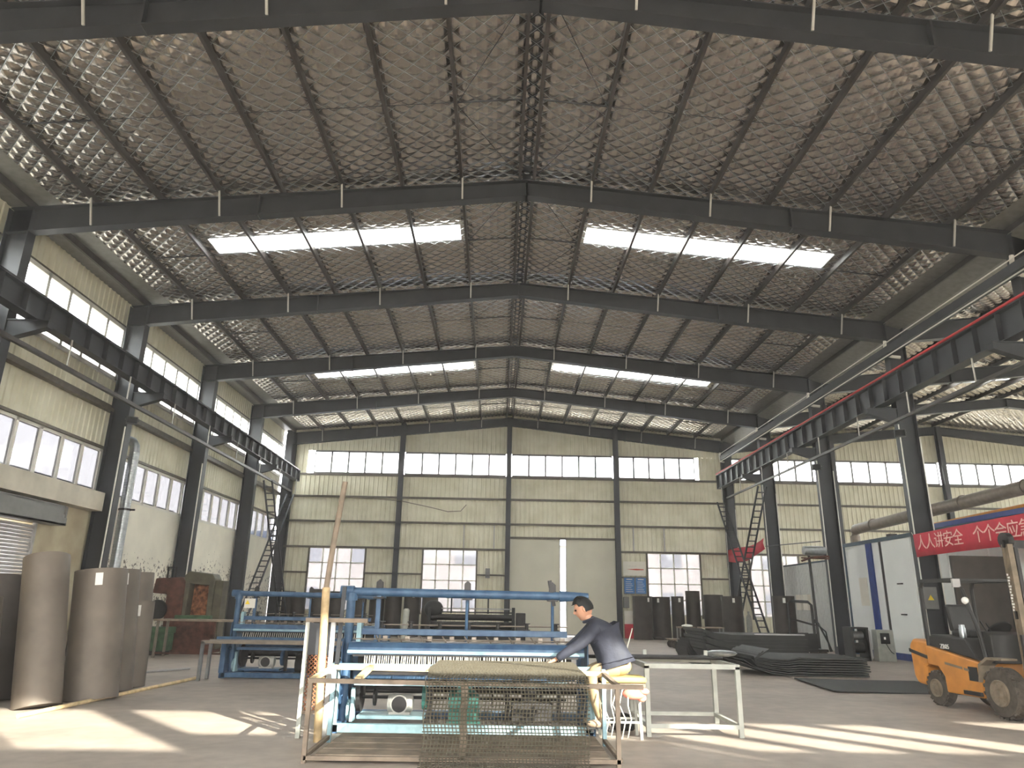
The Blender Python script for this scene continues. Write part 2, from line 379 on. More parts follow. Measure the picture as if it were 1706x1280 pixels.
for b in range(len(FR)-1):
    for s in (1, -1):
        sky = b in sky_bays
        o = obj('foil_panel', FM[sky], 'foil', ceil, loc=(0, FR[b], ZF-10)); o.scale.x = s
        roof_sheet(ceil, s, b, sky)
        if b > 0: nw = obj('net_wires', NETM, 'galv', ceil, loc=(0, FR[b], ZF-10)); nw.scale.x = s; nw['kind'] = 'stuff'
        obj('eave_panel', MB().add([(s*11.5, FR[b], ZF-SLOPE*11.5-10), (s*12.95, FR[b], ZF-SLOPE*12.95-10), (s*12.95, FR[b]+6, ZF-SLOPE*12.95-10), (s*11.5, FR[b]+6, ZF-SLOPE*11.5-10),
            (s*11.5, FR[b], ZF-SLOPE*11.5-9.97), (s*12.95, FR[b], ZF-SLOPE*12.95-9.97), (s*12.95, FR[b]+6, ZF-SLOPE*12.95-9.97), (s*11.5, FR[b]+6, ZF-SLOPE*11.5-9.97)],
            [(0,3,2,1),(4,5,6,7),(0,1,5,4),(1,2,6,5),(2,3,7,6),(3,0,4,7)]), 'eave', ceil)
        for x in pur_x:
            o = obj('purlin', PM, 'purlin_steel', ceil, loc=(s*x, FR[b], zroof(x)-10)); o.scale.x = s
        if sky:
            for xa, xb in zip(SKX, SKX[1:]):
                o = obj('skylight_panel', skm, 'skylight', ceil, loc=(s*(xa+xb)/2, FR[b]+2.695, ZF-SLOPE*(xa+xb)/2-10+.05), rot=(0, s*math.atan(SLOPE), 0)); o.scale.x = (xb-xa)*1.004
        # struts and sag rods halfway along the bay
        tr = MB(); tr.tube((s*.15, FR[b]+3, zroof(.15)+.1-10), (s*1.6, FR[b]+3, zroof(1.6)+.1-10), .02, 6)
        tr.tube((s*9.0, FR[b]+3, zroof(9)+.1-10), (s*10.55, FR[b]+3, zroof(10.55)+.1-10), .02, 6); obj('strut', tr, 'steel_dark', ceil)
        tr = MB(); tr.tube((s*1.6, FR[b]+3, zroof(1.6)+.1-10), (s*9.0, FR[b]+3, zroof(9)+.1-10), .008, 5)
        for y in (.1, 5.9): tr.tube((s*.15, FR[b]+y, zroof(.15)+.05-10), (s*1.6, FR[b]+3, zroof(1.6)+.05-10), .008, 5)
        obj('tie_rod', tr, 'steel_dark', ceil)
for b in range(len(FR)-1): obj('ridge_cover', MB().box(-.1, FR[b], ZF-.04-10, .1, FR[b]+6, ZF-.02-10), 'steel_dark', ceil)
# rafters: tapered I sections, one per slope and frame, with pale fly braces and splice plates
def rafter_mesh():
    r = MB(); xe = 12.55
    zt0, zt1 = ZR, zroof(xe); zb0, zb1 = 11.33, 9.95
    r.prism([(0, zb0), (xe, zb1), (xe, zt1), (0, zt0)], 'y', -.006, .006)
    r.prism([(0, zb0), (xe, zb1), (xe, zb1+.02), (0, zb0+.02)], 'y', -.13, .13)
    r.prism([(0, zt0-.02), (xe, zt1-.02), (xe, zt1), (0, zt0)], 'y', -.13, .13)
    for x in (0, 6.6): 
        zb = zb0+(zb1-zb0)*x/xe; r.box(x-.02, -.12, zb-.03, x+.02, .12, zroof(x))
    r.v = [(a, b, c-10) for a, b, c in r.v]
    return r.mesh('rafter')
RM = rafter_mesh(); RM.materials.append(M['steel_dark'])
fb = MB()
for x in (1.6,): fb.bar((0, -.12, -.0), (0, -.62, .48), .035, .035)
def zbot(x): return 11.33+(9.95-11.33)*x/12.55
brace_me = {}
for x in (1.6, 4.55, 7.5, 10.55):
    h = zroof(x)-zbot(x)
    for sg in (-1, 1):
        me = MB().bar((0, sg*.13, .03), (0, sg*.34, h+.02), .04, .035).mesh('fly_brace'); me.materials.append(M['brace_white']); brace_me[x, sg] = me
for y in FR:
    for s in (1, -1):
        ra = obj('rafter', RM, 'steel_dark', ceil, loc=(0, y, 0)); ra.scale.x = s
        for x in (1.6, 4.55, 7.5, 10.55):
            for sg in (-1, 1): obj('fly_brace', brace_me[x, sg], 'brace_white', ra, loc=(x, 0, zbot(x)-10))
# side hall roof, rising from the valley (only the near slope can be seen)
for b in range(len(FR)-1):
    for s in (1, -1):
        o = obj('foil_panel', FM[b in sky_bays], 'foil', side_ceil, loc=(0, FR[b], ZF-10)); o.scale.x = s
        roof_sheet(side_ceil, s, b, b in sky_bays)
        if b in sky_bays:
            for xa, xb in zip(SKX, SKX[1:]):
                o = obj('skylight_panel', skm, 'skylight', side_ceil, loc=(s*(xa+xb)/2, FR[b]+2.695, ZF-SLOPE*(xa+xb)/2-10+.05), rot=(0, s*math.atan(SLOPE), 0)); o.scale.x = (xb-xa)*1.004
        for x in pur_x if s < 0 else ():
            o = obj('purlin', PM, 'purlin_steel', side_ceil, loc=(s*x, FR[b], zroof(x)-10)); o.scale.x = s
        obj('eave_panel', MB().prism([(s*11.5, ZF-SLOPE*11.5-10), (s*12.3, ZF-SLOPE*12.3-10), (s*12.3, ZF-SLOPE*12.3-9.97), (s*11.5, ZF-SLOPE*11.5-9.97)], 'y', FR[b], FR[b]+6), 'eave', side_ceil)
for y in FR[1:]:
    for s in (1, -1):
        ra = obj('rafter', RM, 'steel_dark', side_ceil, loc=(0, y, 0)); ra.scale.x = s
# closing sheets where the roofs run out over the end walls
for par, xo in ((ceil, 12.95), (side_ceil, 12.4)):
    for s_ in (1, -1):
        for ya, yb_ in ((Y0-.5, Y0+.05), (Y1-.05, Y1+.5)):
            obj('roof_edge', MB().prism([(0, ZF-10.0), (s_*xo, ZF-SLOPE*xo-10.0), (s_*xo, ZF-SLOPE*xo-9.9), (0, ZF-9.9)], 'y', ya, yb_), 'eave', par)
# valley gutter between the two roofs
gut = obj('gutter', MB().prism([(12.62, .45), (12.05, .62), (12.05, .66), (12.66, .5), (12.9, .5), (12.9, .45)], 'y', FR[1], Y1), 'eave', ceil)

# ------------------------------------------------------------------ walls
wall_l = empty('wall_left', (-12.6, 0, 0), kind='structure')
wall_b = empty('wall_back', (0, Y1, 0), kind='structure')
wall_r = empty('wall_right', (XV, 0, 0), kind='structure')
wall_f = empty('wall_front', (0, Y0, 0), kind='structure')
wall_o = empty('wall_side_hall', (X2, 0, 0), kind='structure')
def ribbed(u0, u1, z0, z1, plane, axis, out=1, pitch=.25, h=.028, z1b=None):
    """trapezoid ribbed sheet; axis 'x': runs along x at y=plane, 'y': runs along y at x=plane. out=+1: ribs towards +"""
    mb = MB(); z1b = z1 if z1b is None else z1b; us = []; n = max(1, round((u1-u0)/pitch)); p = (u1-u0)/n
    for k in range(n):
        for t, d in ((0, 0), (.55, 0), (.66, 1), (.88, 1)): us.append((u0+(k+t)*p, d))
    us.append((u1, 0)); vs = []
    for u, d in us:
        zt = z1+(z1b-z1)*(u-u0)/(u1-u0)
        for z in (z0, zt): vs.append((u, plane+out*d*h, z) if axis == 'x' else (plane+out*d*h, u, z))
    mb.add(vs, [(2*i, 2*i+2, 2*i+3, 2*i+1) for i in range(len(us)-1)]); return mb
def shift(mb, d): mb.v = [(a-d[0], b-d[1], c-d[2]) for a, b, c in mb.v]; return mb
def wobj(name, mb, m, wall, **k): return obj(name, shift(mb, wall.location), m, wall, **k)
NW = [0]; PANES = {}
def window(u0, u1, z0, z1, plane, axis, nc, nr, frame='alu', fw=.05, glass='glass'):
    NW[0] += 1; loc = ((u0+u1)/2, plane, z0) if axis == 'x' else (plane, (u0+u1)/2, z0)
    W = empty('window_%d' % NW[0], loc, kind='structure'); L = (u1-u0); H = z1-z0; t = .05; m = MB()
    def bx(a0, a1, c0, c1, mb):
        if axis == 'x': mb.box(a0, -t, c0, a1, t, c1)
        else: mb.box(-t, a0, c0, t, a1, c1)
    h = L/2
    bx(-h, h, 0, fw, m); bx(-h, h, H-fw, H, m)
    for k in range(nc+1):
        c = -h+L*k/nc; bx(max(-h, c-fw/2), min(h, c+fw/2), 0, H, m)
    for k in range(1, nr):
        c = H*k/nr; bx(-h, h, c-fw*.4, c+fw*.4, m)
    obj('frame', m, frame, W)
    key = (axis, round(L/nc, 3), round(H/nr, 3), glass)
    if key not in PANES:
        pw, ph = L/nc/2-.02, H/nr/2-.015
        q = MB(); (q.box(-pw, -.004, -ph, pw, .004, ph) if axis == 'x' else q.box(-.004, -pw, -ph, .004, pw, ph)); PANES[key] = q.mesh('pane'); PANES[key].materials.append(M[glass])
    for i in range(nc):
        for j in range(nr):
            c = -h+L*(i+.5)/nc; z = H*(j+.5)/nr
            obj('pane', PANES[key], 'glass', W, loc=(c, 0, z) if axis == 'x' else (0, c, z))
    return W

# ---- back wall (both halls)
bcols = [-12.3, -6, 0, 6, 12.3, 18.3, 24.6, 30.6, X2-.2]
for i, x in enumerate(bcols):
    top = zroof(x)+.1 if x < 12.4 else ZR-SLOPE*abs(x-24.6)+.1
    c = MB().hsec((x, Y1-.2, 0), (x, Y1-.2, min(top, 11.75)), .32, .26 if i not in (0, 4) else .36, (0, 1, 0)); wobj('column', c, 'steel_dark', wall_b)
ZS0, ZS1 = 8.40, 9.71
openings = {0: [(-10.72, -7.68, 1.1, 4.36)], 1: [(-4.58, -1.66, 1.1, 4.38)], 3: [(7.6, 10.5, 1.1, 4.39)], 4: [(13.2, 15.9, 1.1, 4.38)]}
for i in range(len(bcols)-1):
    x0, x1 = bcols[i], bcols[i+1]; a, b_ = x0, x1
    zt = lambda x: (zroof(x) if x <= 12.3 else ZR-SLOPE*abs(x-24.6))+.2
    wobj('cladding_sheet', ribbed(a, b_, ZS1, zt(x0), YB, 'x', -1, z1b=zt(x1)), 'cladding', wall_b)
    wl, wr = (a+1.0 if i == 0 else a+.18), (b_-1.55 if i == 3 else b_-.18)
    if i == 0: wobj('cladding_sheet', ribbed(a, wl, ZS0, ZS1, YB, 'x', -1), 'cladding', wall_b)
    if i == 3: wobj('cladding_sheet', ribbed(wr, b_, ZS0, ZS1, YB, 'x', -1), 'cladding', wall_b)
    if i == 0: wl = -10.9
    if i == 3: wr = 10.5
    window(wl, wr, ZS0, ZS1, Y1+.06, 'x', 6 if i not in (0, 3) else 5, 1, 'alu_grey', .095)  # grey puts the backlit silhouette of white frames into the colour
    if i == 2:
        wobj('cladding_sheet', ribbed(a, b_, 5.02, ZS0, YB, 'x', -1), 'cladding', wall_b)
    else:
        wobj('cladding_sheet', ribbed(a, b_, 4.40, ZS0, YB, 'x', -1), 'cladding', wall_b)
        ops = openings.get(i, [])
        if ops:
            u0, u1, z0, z1 = ops[0]
            for p, q in ((a, u0), (u1, b_)): wobj('cladding_sheet', ribbed(p, q, 0, 4.4, YB, 'x', -1), 'cladding', wall_b)
            wobj('cladding_sheet', ribbed(u0, u1, 0, z0, YB, 'x', -1), 'cladding', wall_b)
            window(u0, u1, z0, 4.4, Y1+.06, 'x', 4, 4, 'pvc', .075, 'glass_dimmed')
            for p, q in ((a, u0), (u1, b_)): wobj('girt', MB().box(p, Y1-.02, 3.02, q, Y1+.1, 3.1), 'girt', wall_b)
            for u in (u0, u1): wobj('girt', MB().box(u-.04, Y1-.02, 1.0, u+.04, Y1+.1, 4.4), 'girt', wall_b)
        else: wobj('cladding_sheet', ribbed(a, b_, 0, 4.4, YB, 'x', -1), 'cladding', wall_b)
    for z in (ZS0-.04, 7.13, 5.78) + ((4.4,) if i != 2 else (5.06,)):
        wobj('girt', MB().box(a+.1, Y1-.04, z-.05, b_-.1, Y1+.09, z+.05), 'girt', wall_b)
    for u in ((-2.4, -.75) if i == 1 else (6.9, 8.6) if i == 3 else ()): wobj('girt', MB().box(u-.03, Y1, 4.45, u+.03, Y1+.09, 5.75), 'alu', wall_b)
# sliding door, two leaves with a gap of daylight
door = empty('door_1', (3, Y1, 0), kind='structure')
for x0, x1 in ((-2.99, -.13), (.17, 2.99)):
    d = MB().box(x0, .05, .04, x1, .1, 5.0)
    lf = obj('door_leaf', d, 'door_sheet', door)
    for k in range(1, 4):
        x = x0+(x1-x0)*k/4; obj('seam', MB().box(x-.008, .042, .04, x+.008, .052, 5.0), 'door_sheet', lf)
    obj('edge_frame', MB().box(x0, .035, .04, x0+.05, .05, 5.0).box(x1-.05, .035, .04, x1, .05, 5.0).box(x0, .035, .04, x1, .05, .12), 'alu', lf)
obj('door_track', MB().box(-2.95, -.05, 5.0, 2.95, .12, 5.1), 'girt', door)

# ---- left wall
LZ0, LZ1 = 8.12, 9.92
lc = MB().hsec((0, 0, 0), (0, 0, 10.6), .58, .3, (1, 0, 0)).mesh('column'); lc.materials.append(M['steel_dark'])
cor = MB().prism([(0, 7.72), (.95, 7.72), (.95, 7.55), (0, 7.25)], 'y', -.1, .1).box(0, -.13, 7.70, .97, .13, 7.73); corm = cor.mesh('bracket'); corm.materials.append(M['steel_dark'])
for y in FR:
    c = obj('column', lc, 'steel_dark', wall_l, loc=(-12.29+12.6, y, 0)); (y < Y1-1) and obj('bracket', corm, 'steel_dark', c, loc=(.28, 0, 0))
for b in range(len(FR)-1):
    y0, y1 = FR[b], FR[b+1]
    stain = b in (1, 2, 3)
    pm_ = 'stained_wall' if stain else 'plaster'
    zlo = 4.58
    if b == 3:   # roller shutter opening
        for q in (MB().box(-12.9, 19.05, 0, -12.65, y1, zlo), MB().box(-12.9, y0, 3.4, -12.65, 19.05, zlo)): wobj('plaster_panel', q, pm_, wall_l)
    else: wobj('plaster_panel', MB().box(-12.9, y0, 0, -12.65, y1, zlo), pm_, wall_l)
    wobj('cladding_sheet', ribbed(y0, y1, 5.94, LZ0, XL, 'y', 1), 'cladding', wall_l)
    wobj('cladding_sheet', ribbed(y0, y1, LZ1, 10.85, XL, 'y', 1), 'cladding', wall_l)
    window(y0+.0, y1-.0, LZ0, LZ1, -12.74, 'y', 6, 1, 'pvc', .12)
    window(y0+.0, y1-.0, zlo, 5.94, -12.74, 'y', 6, 1, 'pvc', .1, 'glass_dimmed_deep')
    wobj('girt', MB().box(-12.76, y0, 7.1, -12.55, y1, 7.2).box(-12.76, y0, 7.18, -12.62, y1, 7.3), 'girt', wall_l)
    wobj('girt', MB().box(-12.78, y0, 5.92, -12.62, y1, 6.0), 'girt', wall_l)
    wobj('girt', MB().box(-12.78, y0, LZ1, -12.68, y1, LZ1+.05), 'girt', wall_l)
# concrete canopy over the shutter
for b in (1, 2, 3): wobj('canopy', MB().box(-12.66, FR[b]+(.2 if b > 1 else 0), 4.02, -12.25, FR[b+1]-.2, 4.56), 'concrete_canopy', wall_l)
sh = empty('door_2', (-12.62, 17.2, 0), kind='structure')
for k in range(38):
    z = .02+k*.088; obj('slat', MB().prism([(0, z), (.05, z+.02), (.05, z+.06), (0, z+.084)], 'y', -1.85, 1.8), 'alu', sh)
hood = MB()
hood.box(0, -2.2, 3.42, .42, 2.55, 3.47).box(.38, -2.2, 3.42, .42, 2.55, 3.62).box(.34, -2.2, 3.62, .38, 2.55, 3.72).box(.3, -2.2, 3.72, .34, 2.55, 3.92).box(0, -2.2, 3.9, .34, 2.55, 3.95)
hood.box(0, 2.5, 3.42, .4, 2.55, 3.92); obj('shutter_hood', hood, 'alu_grey', sh)
obj('guide_rail', MB().box(0, 1.8, 0, .09, 1.88, 3.42), 'alu', sh)

# ---- front wall behind the camera: strip window sized for the low sun, unseen open doorways added for fill light
for x0, x1 in ((-12.7, -3.2), (3.4, 14), (20, X2)): wobj('cladding_sheet', ribbed(x0, x1, 0, 5, Y0-.1, 'x', 1), 'cladding', wall_f)
wobj('cladding_sheet', ribbed(-12.7, X2, 5, 6.66, Y0-.1, 'x', 1), 'cladding', wall_f)
wobj('cladding_sheet', ribbed(-12.7, X2, 8.52, 12.2, Y0-.1, 'x', 1), 'cladding', wall_f)
fcols = [-12.3, -6, 0, 6, 12.3, 18.3, 24.6, 30.6, X2-.2]
for i, x in enumerate(fcols):
    if i:
        z0 = 7.3 if i == 4 else 6.66        # sill of this unseen bay raised to shade the front of the loom
        if i == 4: wobj('cladding_sheet', ribbed(fcols[i-1]+.1, x-.1, 6.6, z0, Y0-.1, 'x', 1), 'cladding', wall_f)
        window(fcols[i-1]+.14, x-.14, z0, 8.52, Y0-.06, 'x', 5 if i == 5 else 3, 1, 'alu', .3 if i == 5 else .035)  # thick mullions in one unseen bay shaped to cast the floor streaks
    wobj('column', MB().hsec((x, Y0+.12, 0), (x, Y0+.12, 10.5), .3, .26, (0, 1, 0)), 'steel_dark', wall_f)
# ---- far wall of the side hall
for b in range(len(FR)-1):
    y0, y1 = FR[b], FR[b+1]
    for z0, z1 in ((0, 4.5), (5.9, ZS0), (ZS1, 10.9)): wobj('cladding_sheet', ribbed(y0, y1, z0, z1, X2+.05, 'y', -1, pitch=.5), 'cladding', wall_o)
    window(y0+.15, y1-.15, ZS0, ZS1, X2, 'y', 6, 1, 'alu'); window(y0+.15, y1-.15, 4.5, 5.9, X2, 'y', 6, 1, 'alu')
    wobj('column', MB().box(X2-.5, y0-.12, 0, X2-.02, y0+.12, 10.5), 'steel_dark', wall_o)
# ---- the open column row between the halls
for k, y in enumerate(FR):
    if k == 0: continue
    c = obj('column', lc, 'steel_dark', wall_r, loc=(0, y, 0))
    if y < Y1-1: o = obj('bracket', corm, 'steel_dark', c, loc=(-.28, 0, 0)); o.scale.x = -1
    if k >= 2:
        d = MB().path([(-.34, -.1, 10.0), (-.38, -.1, 9.65), (-.36, -.12, 9.5), (-.2, -.16, 9.45), (.05, -.16, 9.43)], .055, 8); obj('drain_pipe', d, 'pvc', c, smooth=True)
        obj('conduit', MB().tube((-.31, -.13, .3), (-.31, -.13, 7.2), .02, 6), 'pvc', c)
        obj('conduit', MB().tube((.28, -.17, .3), (.28, -.17, 6.8), .02, 6), 'pvc', c)

# ------------------------------------------------------------------ crane runways and long services
def runway(x, h, label, y0, y1):
    r = empty('crane_runway', (x, y0, 7.74), label=label, cat='crane beam'); L = y1-y0
    obj('beam', MB().hsec((0, 0, h/2+.02), (0, L, h/2+.02), h, .3, (0, 0, 1), .025, .014), 'steel_dark', r)
    obj('rail', MB().box(-.035, 0, h+.02, .035, L, h+.12), 'dark_metal', r)
    st = MB().box(-.145, -.008, .03, .145, .008, h+.01).mesh('stiffener'); st.materials.append(M['steel_dark'])
    n = int(L/.86)
    for k in range(n+1): obj('stiffener', st, 'steel_dark', r, loc=(0, k*L/n, 0))
    return r
runway(-11.5, .6, 'dark stiffened steel crane runway beam along the left windows', 3, 38.7)
rr = runway(11.5, .76, 'dark stiffened steel crane runway beam on the open right column row', 9.6, 38.6)
rd = obj('conductor_bar', MB().tube((0, 9.7, 0), (0, 38.5, 0), .035, 8), 'red_pipe', loc=(11.33, 0, 8.56), smooth=True); tag(rd, 'long red conductor bar running along the right crane beam', 'conductor bar')
def service(name, x, z, y0, y1, label, cat, hang=None, m='purlin_steel', box=.07, hm='brace_white'):
    r = empty(name, (x, y0, z), label=label, cat=cat); L = y1-y0
    obj('channel', MB().box(-box/2, 0, -box/2, box/2, L, box/2), m, r)
    if hang:
        hme = MB().bar((0, 0, .03), (0, 0, hang), .03, .03).mesh('hanger'); hme.materials.append(M[hm])
        for k in range(int(L/3)+1): obj('hanger', hme, hm, r, loc=(0, 1+k*3.0, 0))
    return r
service('cable_channel', -11.32, 7.0, 4, 37, 'long thin channel hung on pale rods under the left crane beam', 'channel', .75, box=.1)
service('cable_channel', 11.35, 7.05, 9.8, 37, 'long thin channel hung on pale rods under the right crane beam', 'channel', .68, box=.08)
service('cable_tray', 11.7, 9.45, 9.8, 38.4, 'dark boxed cable tray slung below the right eaves', 'cable tray', None, 'steel_dark', .24)
tb = obj('conduit_pipe', MB().tube((11.5, 9.8, 9.2), (11.5, 38.3, 9.2), .018, 6), 'pvc'); tag(tb, 'thin white conduit beside the dark cable tray at the right eaves', 'conduit')
tb = obj('conduit_pipe', MB().tube((11.5, 9.8, 9.62), (11.5, 38.3, 9.62), .016, 6), 'pvc'); tag(tb, 'thin white conduit above the dark cable tray at the right eaves', 'conduit')
for y in FR[3:7]:
    tag(obj('conduit_pipe', MB().tube((-12.02, y-.2, .1), (-12.02, y-.2, 6.6), .022, 6), 'pvc', None),
        {FR[3]: 'white conduit down the left column beside the concrete canopy', FR[4]: 'white conduit down the left column above the rusty press',
         FR[5]: 'white conduit down the left column before the ladders', FR[6]: 'white conduit down the left corner column'}.get(y, 'white conduit'), 'conduit') if y < FR[6] else None
# spiral duct standing on the left wall behind the second column
dx, dy = -12.25, 22.75
sd = empty('spiral_duct', (dx, dy, 0), label='shiny galvanised spiral duct rising beside the left column', cat='duct')
prof = []
for k in range(76): prof += [(.15, k*.08), (.155, k*.08+.03), (.158, k*.08+.04), (.155, k*.08+.05)]
obj('pipe', MB().lathe(prof, 16), 'galv', sd, smooth=True)
obj('elbow', MB().path([(0, 0, 6.05), (-.02, 0, 6.25), (-.12, 0, 6.4), (-.3, 0, 6.45), (-.5, 0, 6.45)], .15, 12), 'galv', sd, smooth=True)
for z in (1.5, 4.2): obj('clamp', MB().lathe([(.16, z), (.18, z), (.18, z+.06), (.16, z+.06)], 16).box(.1, -.02, z, .32, .02, z+.05), 'dark_metal', sd)
def flood(loc, rz, label):
    f = empty('floodlight', loc, rz, label, 'floodlight')
    obj('housing', MB().box(-.16, -.05, -.12, .16, .05, .12), 'lamp_body', f, bevel=.015); obj('lens', MB().box(-.13, -.058, -.09, .13, -.05, .09), 'screen', f)
    obj('yoke', MB().bar((-.18, 0, 0), (-.18, .18, .06), .02).bar((.18, 0, 0), (.18, .18, .06), .02).bar((-.18, .18, .06), (.18, .18, .06), .02), 'lamp_body', f)
flood((-11.75, 21.3, 6.75), .5, 'small dark floodlight on the left column beside the duct')
flood((11.85, 21.3, 6.85), -.4, 'small dark floodlight high on the nearest full right column')
flood((11.85, 27.3, 6.9), -.4, 'small dark floodlight high on the second right column')

# ------------------------------------------------------------------ ladders leaning on the crane beams
def ladder(p, q, label, wdt=.38):
    p = Vector(p); q = Vector(q); r = empty('ladder', p, label=label, cat='ladder'); d = q-p; n = int(d.length/.33)
    for s in (-1, 1): obj('stile', MB().bar((s*wdt/2, 0, 0), (s*wdt/2, d.y, d.z), .06, .07, (1, 0, 0)), 'steel_dark', r)
    rm = MB().bar((-wdt/2, 0, 0), (wdt/2, 0, 0), .05, .05).mesh('rung'); rm.materials.append(M['steel_dark'])
    for k in range(1, n): obj('rung', rm, 'steel_dark', r, loc=(0, d.y*k/n, d.z*k/n))
ladder((-11.18, 38.2, 0), (-11.18, 32.9, 6.85), 'dark steel ladder at the left leaning towards the camera')
ladder((-11.65, 32.4, 0), (-11.65, 38.3, 7.0), 'grey steel ladder at the left leaning towards the back wall')
ladder((11.2, 32.3, 0), (11.2, 37.6, 6.9), 'dark steel ladder at the right leaning towards the back wall')
ladder((11.65, 38.6, 0), (11.65, 32.7, 7.0), 'dark steel ladder at the right leaning towards the camera')

# ------------------------------------------------------------------ rolls of wire mesh
def roll(base, top, r, label, group, m='roll', tagpos=None, inner=.55):
    base = Vector(base); top = Vector(top); d = top-base; h = d.length
    o = empty('mesh_roll', base, label=label, cat='mesh roll', group=group)
    o.rotation_euler = Vector((0, 0, 1)).rotation_difference(d.normalized()).to_euler()
    n = 44; mb = MB(); a0 = random.uniform(0, 6.28)
    out = [(r-.012+.012*k/n, a0+2*PI*k/n) for k in range(n)]
    ring = [(rr*math.cos(a), rr*math.sin(a)) for rr, a in out]; inn = [(r*inner*math.cos(a), r*inner*math.sin(a)) for rr, a in out]
    vs = [(x, y, 0) for x, y in ring]+[(x, y, h) for x, y in ring]+[(x, y, h) for x, y in inn]+[(x, y, h-.5) for x, y in inn]
    fs = [(k, (k+1) % n, n+(k+1) % n, n+k) for k in range(n)]+[(n+k, n+(k+1) % n, 2*n+(k+1) % n, 2*n+k) for k in range(n)]
    fs += [(2*n+k, 2*n+(k+1) % n, 3*n+(k+1) % n, 3*n+k) for k in range(n)]+[tuple(range(n-1, -1, -1)), tuple(range(3*n, 4*n))]
    obj('sheet', mb.add(vs, fs), m, o, smooth=True)
    sm = MB()
    a = -PI/2-.9; x, y = (r+.004)*math.cos(a), (r+.004)*math.sin(a)
    if tagpos is not None:
        a = tagpos; c, s_ = math.cos(a), math.sin(a); q = MB()
        for t0 in (-1, 1):
            pass
        p = Vector(((r+.006)*c, (r+.006)*s_, h-.18)); t = Vector((-s_, c, 0))*.055; nn = Vector((c, s_, 0))*.003; z = Vector((0, 0, .1))
        vs = [p-t-z-nn, p+t-z-nn, p+t+z-nn, p-t+z-nn, p-t-z+nn, p+t-z+nn, p+t+z+nn, p-t+z+nn]
        q.add(vs, [(0,3,2,1),(4,5,6,7),(0,1,5,4),(1,2,6,5),(2,3,7,6),(3,0,4,7)]); obj('paper_tag', q, 'tag', o)
    return o
G1 = 'mesh rolls standing at the left'
roll((-7.36, 11.72, 0), (-7.88, 12.1, 2.2), .335, 'tallest mesh roll at the left, leaning, with a sunlit foot', G1)
roll((-7.12, 12.75, 0), (-7.36, 12.85, 2.03), .41, 'widest mesh roll at the left with a white paper tag at its top', G1, tagpos=-1.15)
roll((-7.38, 13.75, 0), (-7.60, 13.8, 2.06), .42, 'mesh roll half hidden behind the widest one at the left', G1, tagpos=-.72)
roll((-7.43, 14.6, 0), (-7.5, 14.64, 1.53), .3, 'short mesh roll between two taller ones at the left', G1, tagpos=-1.1)
roll((-7.92, 15.55, 0), (-8.1, 15.6, 2.08), .36, 'farthest of the mesh rolls standing at the left', G1, 'roll')
roll((-8.20, 11.3, 0), (-8.45, 11.4, 1.53), .4, 'short mesh roll at the left edge with a white tag', G1, tagpos=-.9)
roll((-8.72, 12.5, 0), (-8.78, 12.6, 1.92), .45, 'dark mesh roll behind the leaning one at the left edge', G1, 'roll_dark')
G2 = 'dark rolls along the back wall left of the door'
for x, y, h, r, t, lb in ((-11.4, 39.0, 2.05, .34, None, 'dark roll by the left corner behind the ladders'), (-10.45, 37.4, 1.95, .36, None, 'dark roll just right of the left corner ladders'),
        (-9.35, 37.2, 2.15, .4, None, 'dark roll below the left half of the leftmost back window'), (-8.5, 37.3, 2.05, .37, -1.4, 'dark roll below the right half of the leftmost back window'),
        (-7.35, 37.0, 2.1, .36, None, 'dark roll just right of the leftmost back window'), (-6.5, 37.2, 2.2, .38, None, 'dark roll in front of the first back wall column'),
        (-5.65, 37.0, 2.15, .42, -1.6, 'brown roll just right of the first back wall column'), (-4.75, 37.1, 2.1, .4, -1.3, 'brown roll under the left edge of the middle back window'),
        (-3.85, 37.0, 2.0, .4, None, 'brown roll under the middle back window beside the black loom')):
    roll((x, y, 0), (x+.02, y+.04, h), r, lb, G2, 'roll_dark', t)
G3 = 'dark rolls along the back wall right of the door'
for x, y, h, r, t, lb in ((6.85, 37.6, 2.08, .49, -1.1, 'leftmost dark roll right of the sliding door, under the blue board'), (7.85, 37.8, 2.06, .46, -2.1, 'dark roll under the left part of the right back window'),
        (8.74, 38.0, 2.1, .32, -1.5, 'slim dark roll under the middle of the right back window'), (9.5, 37.9, 2.38, .37, None, 'taller dark roll rising above its neighbours under the right back window'),
        (10.5, 37.7, 2.2, .5, -.9, 'dark roll with a round white sticker left of the right corner column')):
    roll((x, y, 0), (x, y+.03, h), r, lb, G3, 'roll_dark', t)
for x, y, h, r, t, lb in ((10.45, 34.6, 2.1, .48, -1.7, 'dark roll with a white sticker beside the foot of the right ladders'), (11.5, 31.0, 2.1, .45, -1.9, 'dark roll behind the black trolley, left of the burner post')):
    roll((x, y, 0), (x, y, h), r, lb, 'dark rolls beyond the right columns', 'roll_dark', t)
pc = MB()
for k in range(2):
    tag(obj('gas_cylinder', MB().lathe([(.11, 0), (.13, .03), (.13, 1.1), (.11, 1.22), (.04, 1.3), (.035, 1.36), (.05, 1.36), (.05, 1.44), (.02, 1.44)], 16, (0, 0, 0)), 'white_tube', loc=(11.25+k*.32, 35.8-.1*k, 0), smooth=True),
        ('left' if k == 0 else 'right')+' pale gas cylinder of the pair by the right corner column', 'cylinder', 'pale gas cylinders')

